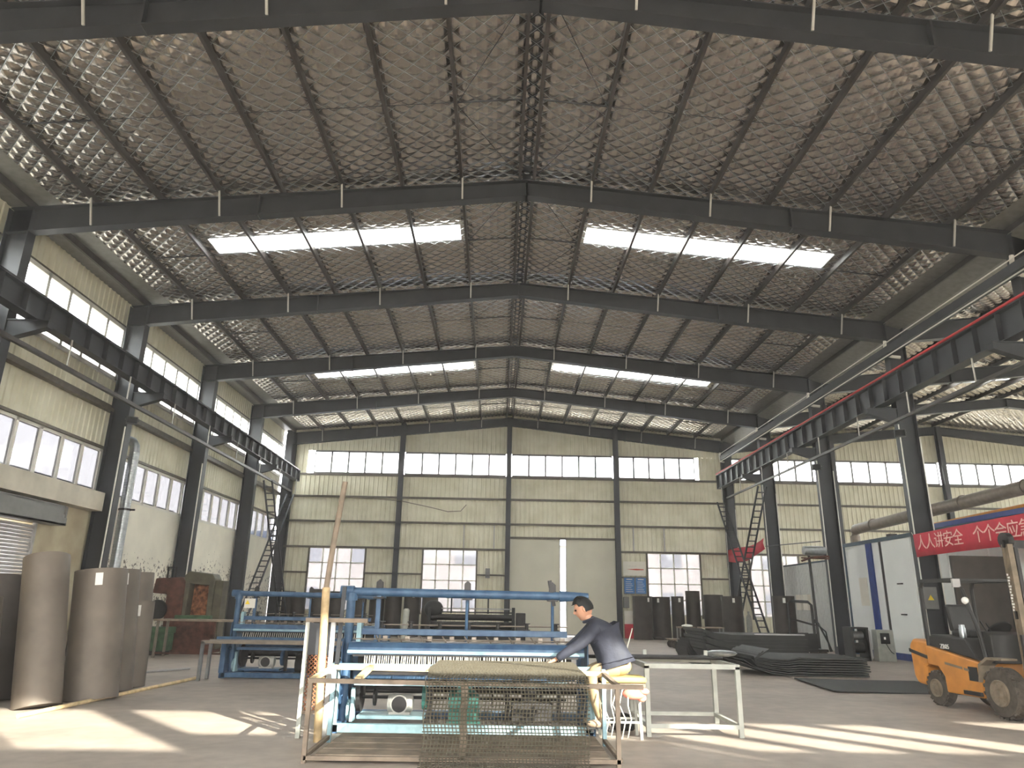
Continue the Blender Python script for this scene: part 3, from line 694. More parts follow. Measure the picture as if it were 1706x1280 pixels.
# ------------------------------------------------------------------ looms
def loom(name, loc, label, near_lit=True):  # near loom's sunlit look is put into paler teal paint
    R = empty(name, loc, label=label, cat='loom'); W = 3.42
    # end frames, base
    obj('base_beam', MB().box(.05, 0, .01, W-.02, .1, .11), 'teal' if near_lit else 'blue', R, bevel=.008)
    obj('base_beam', MB().box(.05, 1.25, .01, W-.02, 1.35, .11), 'blue', R)
    for x in (.02, W-.12): obj('foot_rail', MB().box(x, 0, .0, x+.12, 1.36, .1), 'blue', R)
    obj('leg', MB().box(.0, 0, .1, .11, .1, .78), 'teal' if near_lit else 'blue', R, bevel=.008)
    obj('leg', MB().tube((W-.04, .05, .05), (W-.04, .05, .7), .055, 14), 'teal' if near_lit else 'blue', R, smooth=True)
    for x in (.05, W-.1): obj('leg', MB().box(x, 1.2, .1, x+.1, 1.3, .95), 'blue', R)
    for x in (.02, W-.1):   # side plates: trapezoid
        obj('side_plate', MB().prism([(.12, .12), (1.2, .12), (1.05, .8), (.62, 1.12), (.3, 1.12), (.22, .5)], 'x', x+.04, x+.06), 'blue', R)
    # tall posts and overhead pipe
    obj('tall_post', MB().tube((.12, .38, .1), (.12, .38, 1.69), .06, 14), 'blue', R, smooth=True)
    tp = obj('top_pipe', MB().tube((.0, .38, 1.73), (W-.12, .38, 1.71), .058, 14).tube((W-.42, .38, 1.71), (W-.02, .38, 1.71), .075, 14, .05), 'blue', R, smooth=True)
    obj('pipe_collar', MB().lathe([(.06, -.05), (.085, -.05), (.085, .05), (.06, .05)], 14, (.12, .38, 1.66)).lathe([(.06, -.08), (.078, -.08), (.078, .1), (.06, .1)], 14, (.05, .38, 1.73), 'x'), 'blue', R)
    for x in (.5, 1.72, 2.9):
        obj('drop_post', MB().box(x-.03, .35, 1.05, x+.03, .41, 1.7) if x < 1 else MB().tube((x, .38, 1.1), (x, .38, 1.7), .022, 8), 'blue', R)
        obj('clamp', MB().prism([(x-.05, 1.66), (x+.05, 1.66), (x+.045, 1.86), (x, 1.9), (x-.045, 1.86)], 'y', .36, .4).box(x-.07, .3, 1.64, x+.07, .46, 1.66), 'dark_metal', tp)
    obj('clamp', MB().bar((W-.5, .38, 1.58), (W-.56, .38, 1.92), .05, .07), 'dark_metal', tp)
    # rails and main beam
    obj('upper_rail', MB().box(.25, .34, 1.17, W-.32, .41, 1.25), 'blue', R, bevel=.008)
    obj('rail_bracket', MB().box(.24, .3, 1.06, .3, .45, 1.34), 'teal', R)
    gr = MB()
    for z, y in ((1.12, .3), (1.10, .44), (1.3, .5)): gr.tube((.2, y, z), (W-.3, y, z), .009, 6)
    for k in range(9): x = .5+k*.3; gr.bar((x, .33, 1.16), (x+.06, .26, 1.09), .014).box(x+.1, .3, 1.1, x+.16, .36, 1.16)
    obj('guide_rods', gr, 'pipe_grey', R)
    bm = obj('main_beam', MB().prism([(.1, .93), (.5, .93), (.5, 1.02), (.42, 1.08), (.16, 1.08), (.1, 1.02)], 'x', .18, W-.12), 'blue', R)
    obj('beam_lip', MB().box(.18, .07, .95, W-.12, .1, .99), 'teal', bm); obj('slot', MB().box(.25, .09, .91, W-.2, .4, .935), 'dark_metal', bm)
    wi = MB()
    for k in range(96 if near_lit else 60):
        x = .42+k*(2.62/95 if near_lit else 2.62/59)+random.uniform(-.006, .006); wi.tube((x, .04, .80), (x+random.uniform(-.01, .01), .1, .93), .0065, 4, caps=False)
    o = obj('reed_wires', wi, 'wire', R); o['kind'] = 'stuff'
    obj('heddle_frame', MB().box(.25, .5, .72, W-.25, .54, .95), 'dark_metal', R)
    obj('breast_beam', MB().box(-.1, -.07, .76, W+.02, .03, .83), 'teal' if near_lit else 'blue', R, bevel=.008)
    obj('lower_beam', MB().box(.3, .08, .56, W-.35, .16, .62), 'teal' if near_lit else 'blue', R)
    obj('inner_beam', MB().box(.2, .55, .6, W-.2, .65, .74), 'blue', R)
    obj('cloth_roller', MB().tube((.15, .9, .45), (W-.15, .9, .45), .07, 12), 'dark_metal', R, smooth=True)
    # gears, motors, drive
    obj('flywheel', MB().lathe([(.02, -.03), (.24, -.03), (.24, .03), (.02, .03)], 22, (.3, .6, .42), 'x'), 'dark_metal', R)
    obj('gear', MB().lathe([(.02, -.02), (.13, -.02), (.13, .02), (.02, .02)], 16, (.22, .3, .24), 'x'), 'teal', R)
    obj('lever', MB().prism([(.12, .12), (.32, .12), (.26, .3), (.2, .52), (.14, .5), (.15, .3)], 'x', .26, .3), 'teal', R)
    mt = obj('motor', MB().lathe([(.05, -.16), (.105, -.16), (.115, -.13), (.115, .14), (.09, .17)], 18, (.86, .5, .3), 'x').box(.72, .42, .16, 1.0, .58, .2), 'motor', R, smooth=True)
    obj('fan_cover', MB().lathe([(.03, -.01), (.118, -.01), (.118, .06), (.1, .07), (.02, .07)], 18, (.86, .39, .3), 'y'), 'motor', mt)
    obj('motor_tray', MB().box(.32, .3, .13, 1.2, .75, .17), 'teal' if near_lit else 'blue', R)
    obj('gearbox', MB().lathe([(.08, -.2), (.2, -.2), (.21, -.1), (.21, .14), (.14, .2)], 18, (1.72, .5, .27), 'x').box(1.62, .4, .45, 1.82, .6, .58).box(1.5, .35, .02, 1.95, .65, .1), 'motor_green' if near_lit else 'dark_metal', R, smooth=True)
    obj('gearbox', MB().box(2.35, .35, .1, 2.9, .75, .34).box(2.5, .4, .34, 2.7, .6, .6), 'dark_metal' if near_lit else 'blue', R, bevel=.02)
    obj('wire_fringe', MB().box(.4, -.02, .70, W-.5, .0, .755), 'dark_metal', R)
    obj('fan_grille', MB().lathe([(.01, 0), (.1, 0), (.1, .012), (.01, .012)], 18, (.86, .375, .3), 'y'), 'dark_metal', mt)
    obj('drive_shaft', MB().tube((.3, .62, .36), (3.1, .62, .36), .022, 8), 'dark_metal', R)
    obj('belt_guard', MB().lathe([(.02, -.03), (.17, -.03), (.17, .03), (.02, .03)], 20, (1.18, .62, .38), 'x'), 'motor_green' if near_lit else 'blue', R)
    for x in (.5, 2.1, 2.75): obj('cam_disc', MB().lathe([(.02, -.015), (.11, -.015), (.11, .015), (.02, .015)], 16, (x, .62, .36), 'x'), 'dark_metal', R)
    obj('back_panel', MB().box(.3, 1.18, .5, W-.3, 1.22, .9), 'blue', R)
    obj('tie_bar', MB().bar((.1, .2, .62), (.1, 1.2, .3), .04), 'blue', R); obj('tie_bar', MB().bar((W-.1, .2, .62), (W-.1, 1.2, .3), .04), 'blue', R)
    for k in range(7): obj('spool', MB().lathe([(.05, 0), (.05, .01), (.025, .015), (.025, .08), (.05, .085), (.05, .095)], 12, (.55+k*.4, .46, 1.25)), 'dark_metal', R)
    for x in (1.25, 1.7, 2.3, 3.0): obj('upright', MB().box(x-.03, .56, .1, x+.03, .62, .62), 'dark_metal', R)
    return R
L1 = loom('wire_loom', (-2.66, 9.95, 0), 'nearest blue wire mesh loom with pale sunlit frame where the man works')
L2 = loom('wire_loom', (-6.42, 16.4, 0), 'blue wire mesh loom standing farther back at the left', False)
sgn = obj('warning_plate', MB().box(.28, .3, 1.42, .52, .31, 1.62), 'poster_white', L2); obj('warning_triangle', MB().prism([(.3, 1.5), (.4, 1.5), (.35, 1.59)], 'y', .292, .3), 'yellow', sgn)
# table in front of the far loom
t2 = empty('take_up_table', (-6.6, 15.72, 0), label='narrow pipe-legged take-up table before the far blue loom', cat='table')
obj('top_rail', MB().box(0, 0, .72, 2.9, .08, .78).box(0, .45, .72, 2.9, .52, .78), 'pipe_grey', t2)
obj('cross_rail', MB().box(0, 0, .7, .08, .5, .76), 'galv', t2)
for x, y in ((.0, 0), (0, .45), (2.8, 0), (2.8, .45)): obj('leg', MB().box(x, y, 0, x+.06, y+.06, .72), 'galv', t2)

# ------------------------------------------------------------------ take-up frame in front of the near loom, and the woven mesh on it
tf = empty('take_up_stand', (-2.45, 8.2, 0), label='angle-iron take-up frame with boards in front of the near loom', cat='frame')
for x, y in ((-.04, 0), (3.22, 0), (-.04, 1.15), (3.24, 1.15)):
    obj('leg', MB().box(x-.02, y-.02, 0, x+.025, y+.03, .8 if y == 0 else .85), 'old_wood' if y == 0 else 'teal', tf)
obj('leg', MB().box(1.56, -.02, .05, 1.63, .02, .78), 'old_wood', tf)
obj('top_rail', MB().bar((-.06, 0, .79), (3.5, 0, .77), .05, .045), 'old_wood', tf)
obj('top_rail', MB().bar((-.02, 1.15, .83), (3.3, 1.15, .80), .05, .05), 'wood', tf)
obj('side_rail', MB().bar((-.04, 0, .79), (-.04, 1.15, .84), .06, .04), 'wood', tf)
obj('side_rail', MB().bar((.45, .05, .8), (.42, 1.12, .85), .07, .04), 'wood', tf)
obj('side_rail', MB().bar((3.24, 0, .77), (3.24, 1.15, .8), .05, .04), 'old_wood', tf)
for x in (-.04, 3.24): obj('bottom_rail', MB().bar((x, 0, .06), (x, 1.2, .06), .04, .04), 'old_wood', tf)
obj('bottom_rail', MB().box(-.04, -.02, .03, 3.24, .02, .07), 'old_wood', tf)
for k in range(4): obj('plank', MB().box(.06+.01*k, .06+k*.32, .045, 3.14, .06+k*.32+.305, .075+random.uniform(0, .008)), 'old_wood', tf, bevel=.004)
# woven mesh: from the breast beam over the rail, hanging down to the floor
def mesh_curve():
    pts = [(10.02, .865), (9.7, .87), (9.4, .872), (9.1, .872), (8.8, .868), (8.5, .86), (8.3, .845), (8.18, .81), (8.11, .72), (8.1, .6), (8.09, .4), (8.07, .2), (8.02, .06), (7.9, .01), (7.6, .0), (7.2, .0)]
    out = []
    for i in range(len(pts)-1):
        p0, p1, p2, p3 = pts[max(i-1, 0)], pts[i], pts[i+1], pts[min(i+2, len(pts)-1)]
        for k in range(6):
            t = k/6
            out.append(tuple(.5*((2*p1[j])+(-p0[j]+p2[j])*t+(2*p0[j]-5*p1[j]+4*p2[j]-p3[j])*t*t+(-p0[j]+3*p1[j]-3*p2[j]+p3[j])*t**3) for j in (0, 1)))
    out.append(pts[-1])
    res = [Vector((0, *out[0]))]; acc = 0
    return [Vector((0, a, b)) for a, b in out]
MC = mesh_curve()
dist = [0]
for a, b in zip(MC, MC[1:]): dist.append(dist[-1]+(b-a).length)
def at(d):
    for i in range(len(MC)-1):
        if dist[i+1] >= d: t = (d-dist[i])/(dist[i+1]-dist[i]+1e-9); return MC[i].lerp(MC[i+1], t)
    return MC[-1]
ms = empty('woven_mesh', (-.41, 8.4, 0), label='woven steel wire mesh flowing off the near loom over the frame', cat='wire mesh')
STEP = .037; XA, XB = -.85, .86; wa = MB(); we = MB()
nd = int(dist[-1]/STEP)
for k in range(int((XB-XA)/STEP)+1):
    x = XA+k*STEP; wa.path([(x+.012*math.sin(q*.9), at(q*STEP*1.5).y-8.4, at(q*STEP*1.5).z+.012) for q in range(int(dist[-1]/STEP/1.5)+1)], .0055, 4)
for k in range(nd+1):
    p = at(k*STEP); dx = .02*math.sin(k*.15); we.tube((XA-.01+dx, p.y-8.4, p.z+.012), (XB+.01+dx*.5, p.y-8.4+.01*math.sin(k), p.z+.012), .0055, 4)
for n_, mb in (('warp_wires', wa), ('weft_wires', we)): o = obj(n_, mb, 'mesh_wire', ms); o['kind'] = 'stuff'
# guard screen and the wooden pole at the left end
gs = empty('guard_screen', (-2.92, 9.6, 0), label='rusty guard screen with a mesh panel at the left end of the near loom', cat='guard')
for x in (0, .32): obj('post', MB().box(x-.025, -.025, 0, x+.025, .025, 1.38), 'white_tube' if x == 0 else 'alu', gs)
obj('solid_panel', MB().box(.02, -.005, .95, .3, .005, 1.33), 'steel_dark', gs); obj('top_bar', MB().box(-.03, -.03, 1.34, .75, .03, 1.39), 'old_wood', gs)
gm = MB()
for k in range(-12, 14):
    for s in (1, -1):
        a = .16+k*.05; pts = []
        z0, z1 = .3, .95; x0 = a-s*.33; x1 = a+s*.33
        t0 = 0; 
        def cl(t): return (x0+(x1-x0)*t, z0+(z1-z0)*t)
        ts = [t for t in np.linspace(0, 1, 40) if .02 <= cl(t)[0] <= .3]
        if len(ts) > 2: p, q = cl(ts[0]), cl(ts[-1]); gm.tube((p[0], 0, p[1]), (q[0], 0, q[1]), .006, 4)
o = obj('mesh_panel', gm, 'rust_light', gs); o['kind'] = 'stuff'
obj('bottom_bar', MB().box(0, -.02, .27, .32, .02, .31), 'old_wood', gs)
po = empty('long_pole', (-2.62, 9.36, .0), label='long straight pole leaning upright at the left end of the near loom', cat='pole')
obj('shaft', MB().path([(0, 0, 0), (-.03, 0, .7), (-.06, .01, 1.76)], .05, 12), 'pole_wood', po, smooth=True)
obj('upper_length', MB().path([(-.06, .01, 1.74), (-.02, .02, 2.3), (.06, .03, 3.1)], .036, 12), 'old_wood', po, smooth=True)  # upper length, thinner and darker than the shaft below
tb = obj('steel_bar', MB().bar((-2.56, 9.72, .01), (-2.52, 9.72, 1.78), .05, .03), 'steel_dark'); tag(tb, 'short dark steel bar standing beside the long pole', 'bar')
bt = obj('drive_belt_pulley', MB().lathe([(.02, -.03), (.09, -.04), (.09, .04), (.02, .03)], 18, (0, 0, 0), 'x'), 'teal', L1, loc=(.02, -.06, .68))

# ------------------------------------------------------------------ seat, baskets and odds at the right end of the near loom
st = empty('cushioned_stool', (1.12, 9.95, 0), label='makeshift seat with a yellow cushion board at the right end of the loom', cat='seat')
obj('cushion', MB().box(-.3, -.2, .66, .28, .22, .73), 'cushion', st, bevel=.025)
obj('board', MB().box(-.34, -.22, .61, .26, .24, .655), 'old_wood', st)
for x, y in ((-.28, -.16), (.2, -.16), (-.28, .18), (.2, .18)): obj('leg', MB().bar((x, y, .0), (x*.9, y*.9, .61), .035), 'white_tube', st)
obj('cross_bar', MB().bar((-.28, -.16, .2), (.2, -.16, .2), .025).bar((-.28, .18, .2), (.2, .18, .2), .025), 'white_tube', st)
pk = obj('glove', MB().sphere((0, 0, 0), (.15, .06, .07), 14, 8).sphere((.12, -.02, .03), (.07, .04, .04), 10, 6).sphere((.1, .03, -.05), (.06, .03, .05), 10, 6), 'pink', loc=(1.22, 9.68, .545), smooth=True); tag(pk, 'pink cloth glove hanging under the yellow seat', 'glove')
tag(obj('dark_rag', MB().sphere((0, 0, .1), (.17, .1, .12), 14, 8).sphere((.1, .02, .07), (.1, .1, .08), 12, 6), 'black', loc=(1.2, 10.5, 0), smooth=True), 'dark bundle on the floor between the seat and the stand', 'bundle')
wr = MB()
for k in range(5):
    x = .86+k*.07; wr.path([(x, 9.66, .6), (x-.04+.03*math.sin(k*2), 9.64, .42), (x+.03, 9.65, .25), (x-.02, 9.66, .03)], .008, 5)
tag(obj('hanging_wire', wr, 'wire', None), 'loose wire ends hanging at the right end of the loom', 'wire')
# ------------------------------------------------------------------ white square-tube stand with dark rods
sq = empty('tube_stand', (1.46, 10.05, 0), label='pale square-tube stand right of the seated man', cat='stand')
for x, y in ((0, 0), (1.2, 0), (0, 1.15), (1.22, 1.15)): obj('leg', MB().box(x-.03, y-.03, 0, x+.03, y+.03, .85), 'white_tube', sq)
for y in (0, 1.15): obj('rail', MB().box(-.03, y-.03, .82, 1.23, y+.03, .88), 'white_tube', sq); obj('rail', MB().box(0, y-.025, .1, 1.2, y+.025, .15), 'white_tube', sq)
for x in (0, 1.2): obj('rail', MB().box(x-.03, 0, .82, x+.03, 1.15, .88), 'white_tube', sq); obj('rail', MB().box(x-.025, 0, .1, x+.025, 1.15, .15), 'white_tube', sq)
for x in (.2, 1.1): obj('stop_pin', MB().box(x-.025, 1.08, .88, x+.025, 1.12, .99), 'white_tube', sq)
for k in range(4):
    o = obj('steel_rod', MB().tube((1.0-.1*k, 11.04-.09*k, .905), (2.55+.05*k, 11.06-.09*k, .905), .022, 8), 'dark_metal'); tag(o, ['farthest', 'third', 'second', 'nearest'][k]+' dark steel rod lying across the pale square-tube stand', 'rod', 'rods on the tube stand')
tag(obj('scrap_bundle', MB().sphere((2.8, 11.2, .95), (.25, .12, .05), 12, 6), 'galv', smooth=True), 'crumpled bright foil bundle at the right end of the tube stand', 'bundle')
tag(obj('prop_rod', MB().tube((1.35, 11.1, .88), (1.5, 11.2, 1.28), .014, 6, .008), 'wire'), 'thin pointed rod standing up behind the seated man', 'rod')
# rods on the floor at the left
tag(obj('floor_pipe', MB().tube((-7.02, 10.75, .03), (-6.72, 16.0, .03), .03, 8), 'wood', smooth=True), 'long yellowish pipe on the floor along the left rolls', 'pipe')
tag(obj('floor_rod', MB().tube((-8.35, 17.0, .03), (-7.7, 18.1, .03), .025, 8), 'alu', smooth=True), 'short pale rod on the floor behind the left rolls', 'rod')

# ------------------------------------------------------------------ rusty press, table, green box at the left wall
pr = empty('rusty_press', (-10.4, 24, 0), label='rusty old C-frame press against the left wall', cat='press')
obj('body', MB().prism([(-.5, .1), (.0, .1), (-.02, 2.12), (-.12, 2.25), (-.95, 2.2), (-1.0, 1.75), (-.55, 1.72)], 'y', -.35, .35), 'rust', pr, bevel=.03)
obj('arch', MB().prism([(-.05, 1.0), (.1, 1.0), (.12, 2.05), (.72, 2.0), (.74, 1.0), (.92, 1.0), (.9, 2.2), (.8, 2.36), (.05, 2.44), (-.08, 2.3)], 'y', -.3, .3), 'olive', pr, bevel=.03)
obj('rear_plate', MB().box(.05, .1, 1.1, .8, .2, 2.1), 'rust_light', pr)
obj('cabinet', MB().box(.9, -.25, .1, 1.15, .3, 2.16), 'olive', pr, bevel=.02)
obj('base', MB().box(-.5, -.4, 0, 1.1, .4, .98), 'rust', pr, bevel=.02); obj('bed', MB().box(-.15, -.45, .98, .95, .4, 1.1), 'green', pr)
obj('flywheel', MB().lathe([(.03, -.04), (.3, -.05), (.3, .05), (.03, .04)], 22, (-.75, -.38, 1.25), 'y'), 'dark_metal', pr)
obj('hoist_eye', MB().bar((-.75, 0, 2.2), (-.75, 0, 2.55), .04).bar((-.5, 0, 2.2), (-.5, 0, 2.55), .04).bar((-.77, 0, 2.55), (-.48, 0, 2.55), .04), 'dark_metal', pr)
wt = empty('work_table', (-9.25, 21.9, 0), label='long pale-topped work table in front of the rusty press', cat='table')
obj('top', MB().box(-1.0, -.4, .98, 1.4, .4, 1.03), 'old_wood', wt)
for x in (-.9, 1.3):
    for y in (-.34, .3): obj('leg', MB().box(x-.03, y, 0, x+.03, y+.06, .98), 'pipe_grey', wt)
obj('stretcher', MB().box(-.9, -.32, .1, 1.3, -.28, .14), 'rust', wt)
gb = empty('green_machine', (-10.55, 22.6, 0), label='green machine box beside the rusty press', cat='machine'); obj('body', MB().box(-.35, -.3, .12, .35, .3, .6), 'green', gb, bevel=.02)
obj('lid', MB().box(-.38, -.33, .6, .38, .33, .78), 'green', gb, bevel=.02); obj('feet', MB().box(-.3, -.25, 0, .3, .25, .12), 'dark_metal', gb)
for k, (x, y, lb) in enumerate(((-8.6, 22.9, 'pale scrap lump on the floor under the work table'), (-8.1, 22.6, 'second scrap lump on the floor under the work table'))):
    tag(obj('scrap_lump', MB().sphere((0, 0, .07), (.2, .12, .08), 10, 6).sphere((.15, .02, .06), (.1, .1, .06), 8, 5), 'hub', loc=(x, y, 0)), lb, 'scrap')
tag(obj('upright_tube', MB().lathe([(.1, 0), (.12, .02), (.13, 1.02), (.12, 1.05), (.1, 1.05)], 16), 'white_tube', loc=(-3.7, 20, 0), smooth=True), 'pale upright tube behind the near loom, left one', 'tube')
tag(obj('upright_tube', MB().lathe([(.07, 0), (.085, .02), (.085, 1.4), (.05, 1.44)], 14), 'white_tube', loc=(-3.0, 20, 0), rot=(0, .05, 0), smooth=True), 'taller thin pale tube behind the near loom', 'tube')

# ------------------------------------------------------------------ black loom at the back, in front of the door
bl = empty('black_loom', (-3.4, 30, 0), label='black idle loom standing before the sliding door', cat='loom')
for x in (.1, 3.5): obj('end_frame', MB().prism([(0, 0), (1.2, 0), (1.1, .9), (.7, 1.45), (.3, 1.45), (.1, .9)], 'x', x, x+.12), 'black', bl)
for z, y, r in ((.75, .3, .14), (1.05, .5, .12), (.5, .8, .2)): obj('roller', MB().tube((.15, y, z), (3.55, y, z), r, 14), 'dark_metal', bl, smooth=True)
for z in (1.22, 1.36, 1.78): obj('top_bar', MB().box(.8 if z > 1.5 else .3, .45, z, 3.5, .52, z+.05), 'dark_metal' if z != 1.36 else 'alu', bl)
for x in (1.0, 1.7, 2.5, 3.35): obj('upright', MB().box(x, .45, 1.2, x+.06, .52, 1.88), 'black', bl)
obj('control_box', MB().box(3.66, .2, .2, 4.05, .7, 1.25), 'dark_metal', bl, bevel=.02); obj('front_panel', MB().box(.2, .05, .15, 3.5, .1, .6), 'black', bl)
obj('drum', MB().sphere((.3, .6, 1.35), (.4, .3, .35), 16, 10), 'black', bl, smooth=True)

# ------------------------------------------------------------------ notice boards and small things on the back wall
nb = empty('notice_board', (6.87, Y1-.1, 3.16), label='white notice board with a red line above the blue boards', cat='notice board')
obj('panel', MB().box(-.6, -.02, 0, .6, .02, .74), 'poster_white', nb); obj('red_line', MB().prism([(-.45, .33), (.1, .28), (.5, .3), (.5, .34), (.1, .36)], 'y', -.026, -.02), 'poster_red', nb)
obj('heading', text_mesh('— — —', .12), 'pipe_grey', nb, loc=(-.1, -.024, .5), rot=(PI/2, 0, 0))
for k in range(2):
    bb = empty('notice_board', (6.57+k*.62, Y1-.1, 2.2), label=('left' if k == 0 else 'right')+' blue notice sheet below the white board', cat='notice board', group='blue notice sheets')
    obj('panel', MB().box(-.3, -.02, 0, .3, .02, .88), 'alu_grey', bb); sh_ = obj('sheet', MB().box(-.27, -.026, .04, .27, -.02, .84), 'poster_blue', bb)
    for j in range(6): obj('text_line', MB().box(-.2, -.029, .12+j*.1, .2-.05*(j % 3), -.026, .145+j*.1), 'poster_white', sh_)
    obj('heading', MB().box(-.16, -.029, .74, .16, -.026, .79), 'poster_white', sh_)
fx = empty('fire_box', (6.35, 38.9, 0), label='red box with a white front board by the door column', cat='box')
obj('lower_part', MB().box(-.2, -.15, 0, .25, .15, .7), 'red_cloth', fx); obj('upper_part', MB().box(-.2, -.15, .7, .25, .15, 1.35), 'poster_white', fx)
tag(obj('electric_box', MB().box(-.15, -.12, 0, .15, .06, .55), 'alu_grey', loc=(6.35, Y1-.2, 1.5), bevel=.02), 'grey electric box on the column right of the door', 'electric box')
tag(obj('electric_box', MB().box(-.12, -.1, 0, .12, .06, .5).box(-.08, -.12, .1, .08, -.1, .35), 'alu_grey', loc=(-1.05, Y1-.12, 2.9), bevel=.02), 'small electric box on the cladding left of the door', 'electric box')
cb = MB().path([(-9.0, Y1-.1, 7.1), (-6.0, Y1-.5, 6.9), (-4.2, Y1-.5, 6.55), (-3.3, Y1-.45, 6.35), (-2.6, Y1-.4, 6.4), (-2.3, Y1-.4, 6.75)], .025, 6)
tag(obj('hanging_cable', cb, 'pipe_grey'), 'loose cable drooping across the back wall', 'cable')

# ------------------------------------------------------------------ white booth in the side hall
bt = empty('paint_booth', (13.2, 16, 0), label='long white panel booth with blue trims beyond the right columns', cat='booth')
def bpan(y0, y1, z0, z1, m='booth_white', x=0, name='wall_panel', th=.06): return obj(name, MB().box(x, y0-16, z0, x+th, y1-16, z1), m, bt)
for y0, y1 in ((26.9, 28.6), (26.05, 26.5), (24.0, 25.85), (22.1, 23.95), (20.2, 22.05), (18.3, 20.15), (16.4, 18.25)): bpan(y0, y1, .22, 3.95)
bpan(16.4, 28.7, 0, .22, 'booth_blue', -.02, 'base_trim', .08)
bpan(16.3, 28.75, 3.95, 4.08, 'booth_trim', -.05, 'top_trim', .2); bpan(16.3, 23.5, 4.08, 4.22, 'booth_blue', -.08, 'top_trim', .2)
bpan(26.5, 26.9, .22, 3.95, 'booth_blue', -.05, 'blue_post', .1); bpan(25.85, 26.05, .1, 3.95, 'plastic_black', .02, 'door_gap', .02)
bpan(28.6, 28.75, .0, 3.95, 'booth_trim', -.05, 'corner_post', .1)
obj('end_wall', MB().box(0, 12.6, 0, 4.5, 12.7, 3.95), 'booth_grey', bt); obj('near_wall', MB().box(0, .3, 0, 4.5, .4, 3.95), 'booth_white', bt); obj('roof', MB().box(0, .3, 3.95, 4.5, 12.7, 4.02), 'booth_grey', bt)
for z in (1.45, 2.45): obj('door_handle', MB().box(-.05, 8.75, z, 0, 9.05, z+.04), 'dark_metal', bt)
obj('notice_sheet', MB().box(-.015, 11.15, 1.75, 0, 11.75, 2.75), 'poster_white', bt)
for k in range(4): obj('roof_fitting', MB().box(.4+k*.1, 3.2+k*2.4, 4.02, .65+k*.1, 3.5+k*2.4, 4.3), 'dark_metal', bt)
b2 = empty('ribbed_booth', (13.2, 29, 0), label='lower grey ribbed enclosure behind the white booth', cat='booth')
obj('front_wall', ribbed(.0, 6.3, 0, 3.52, 0, 'y', -1, .16, .02), 'booth_grey', b2); obj('top_rail', MB().box(-.03, 0, 3.5, .06, 6.3, 3.57), 'booth_trim', b2)
obj('side_wall', MB().box(0, 6.25, 0, 3.5, 6.3, 3.5), 'booth_grey', b2)
for k in range(2): obj('wall_box', MB().box(-.18, 3.2+k*.75, 1.55, -.03, 3.7+k*.75, 2.2), 'poster_white', b2)
dp = empty('exhaust_duct', (14.0, 19, 4.75), label='thick grey exhaust duct running above the white booth', cat='duct')
obj('pipe', MB().tube((0, -4, .25), (0, 10.1, -.03), .2, 18), 'pipe_grey', dp, smooth=True); obj('elbow', MB().path([(0, 10.0, -.03), (0, 10.2, -.1), (0, 10.25, -.3), (0, 10.25, -.75)], .19, 14), 'pipe_grey', dp, smooth=True)
for k in range(5): obj('joint_ring', MB().lathe([(.2, -.02), (.225, -.02), (.225, .02), (.2, .02)], 18, (0, -2.5+k*2.8, .22-.05*k), 'y'), 'pipe_grey', dp)
tag(obj('gas_pipe', MB().path([(14.3, 14, 4.6), (14.3, 20, 4.48), (14.3, 25, 4.4)], .06, 10), 'orange', smooth=True), 'thin yellow-brown pipe under the grey exhaust duct', 'pipe')
# ------------------------------------------------------------------ red banners
bn = empty('red_banner', (11.93, 21.5, 3.12), label='red slogan banner with pale characters stretched between the right columns', cat='banner')
mbn = MB(); N = 24; vs = []
for k in range(N+1):
    t = k/N; y = -t*6.6; d = .05*math.sin(t*9)*t; sag = .03*math.sin(t*PI)
    for z in (0, .3, .66+.06*t): vs += [(-.03*math.sin(t*7+z*3), y, z+sag)]
fs = [(3*k+j, 3*k+3+j, 3*k+4+j, 3*k+1+j) for k in range(N) for j in (0, 1)]
o = obj('cloth', mbn.add(vs, fs), 'red_cloth', bn, smooth=True); sm = o.modifiers.new('solid', 'SOLIDIFY'); sm.thickness = .006
for ch, y in zip('人人讲安全个个会应急', (-.42, -.85, -1.28, -1.71, -2.14, -3.0, -3.43, -3.86, -4.29, -4.72)):
    obj('character', text_mesh(ch, .46, .004), 'lettering', bn, loc=(-.05, y, .37), rot=(PI/2, 0, -PI/2))
for t in (0, 1): obj('tie_cord', MB().tube((0, -t*6.6, .6), (.08, -t*6.6+(.25 if t == 0 else -.3), .75), .006, 5), 'tag', bn)
fbn = MB(); vs = []; N = 14
for k in range(N+1):
    t = k/N; y = 39.3-t*5.4; z = 3.95+.3*t-.25*math.sin(t*PI); wv = .03*math.sin(t*14)
    vs += [(11.94+wv, y, z), (11.93-wv, y, z+.28), (11.94+wv*.5, y, z+.62+.12*math.sin(t*5))]
fs = [(3*k+j, 3*k+3+j, 3*k+4+j, 3*k+1+j) for k in range(N) for j in (0, 1)]
o = obj('far_banner', fbn.add(vs, fs), 'red_cloth', smooth=True); sm = o.modifiers.new('solid', 'SOLIDIFY'); sm.thickness = .006; tag(o, 'crumpled plain red banner sagging between the far right columns', 'banner')
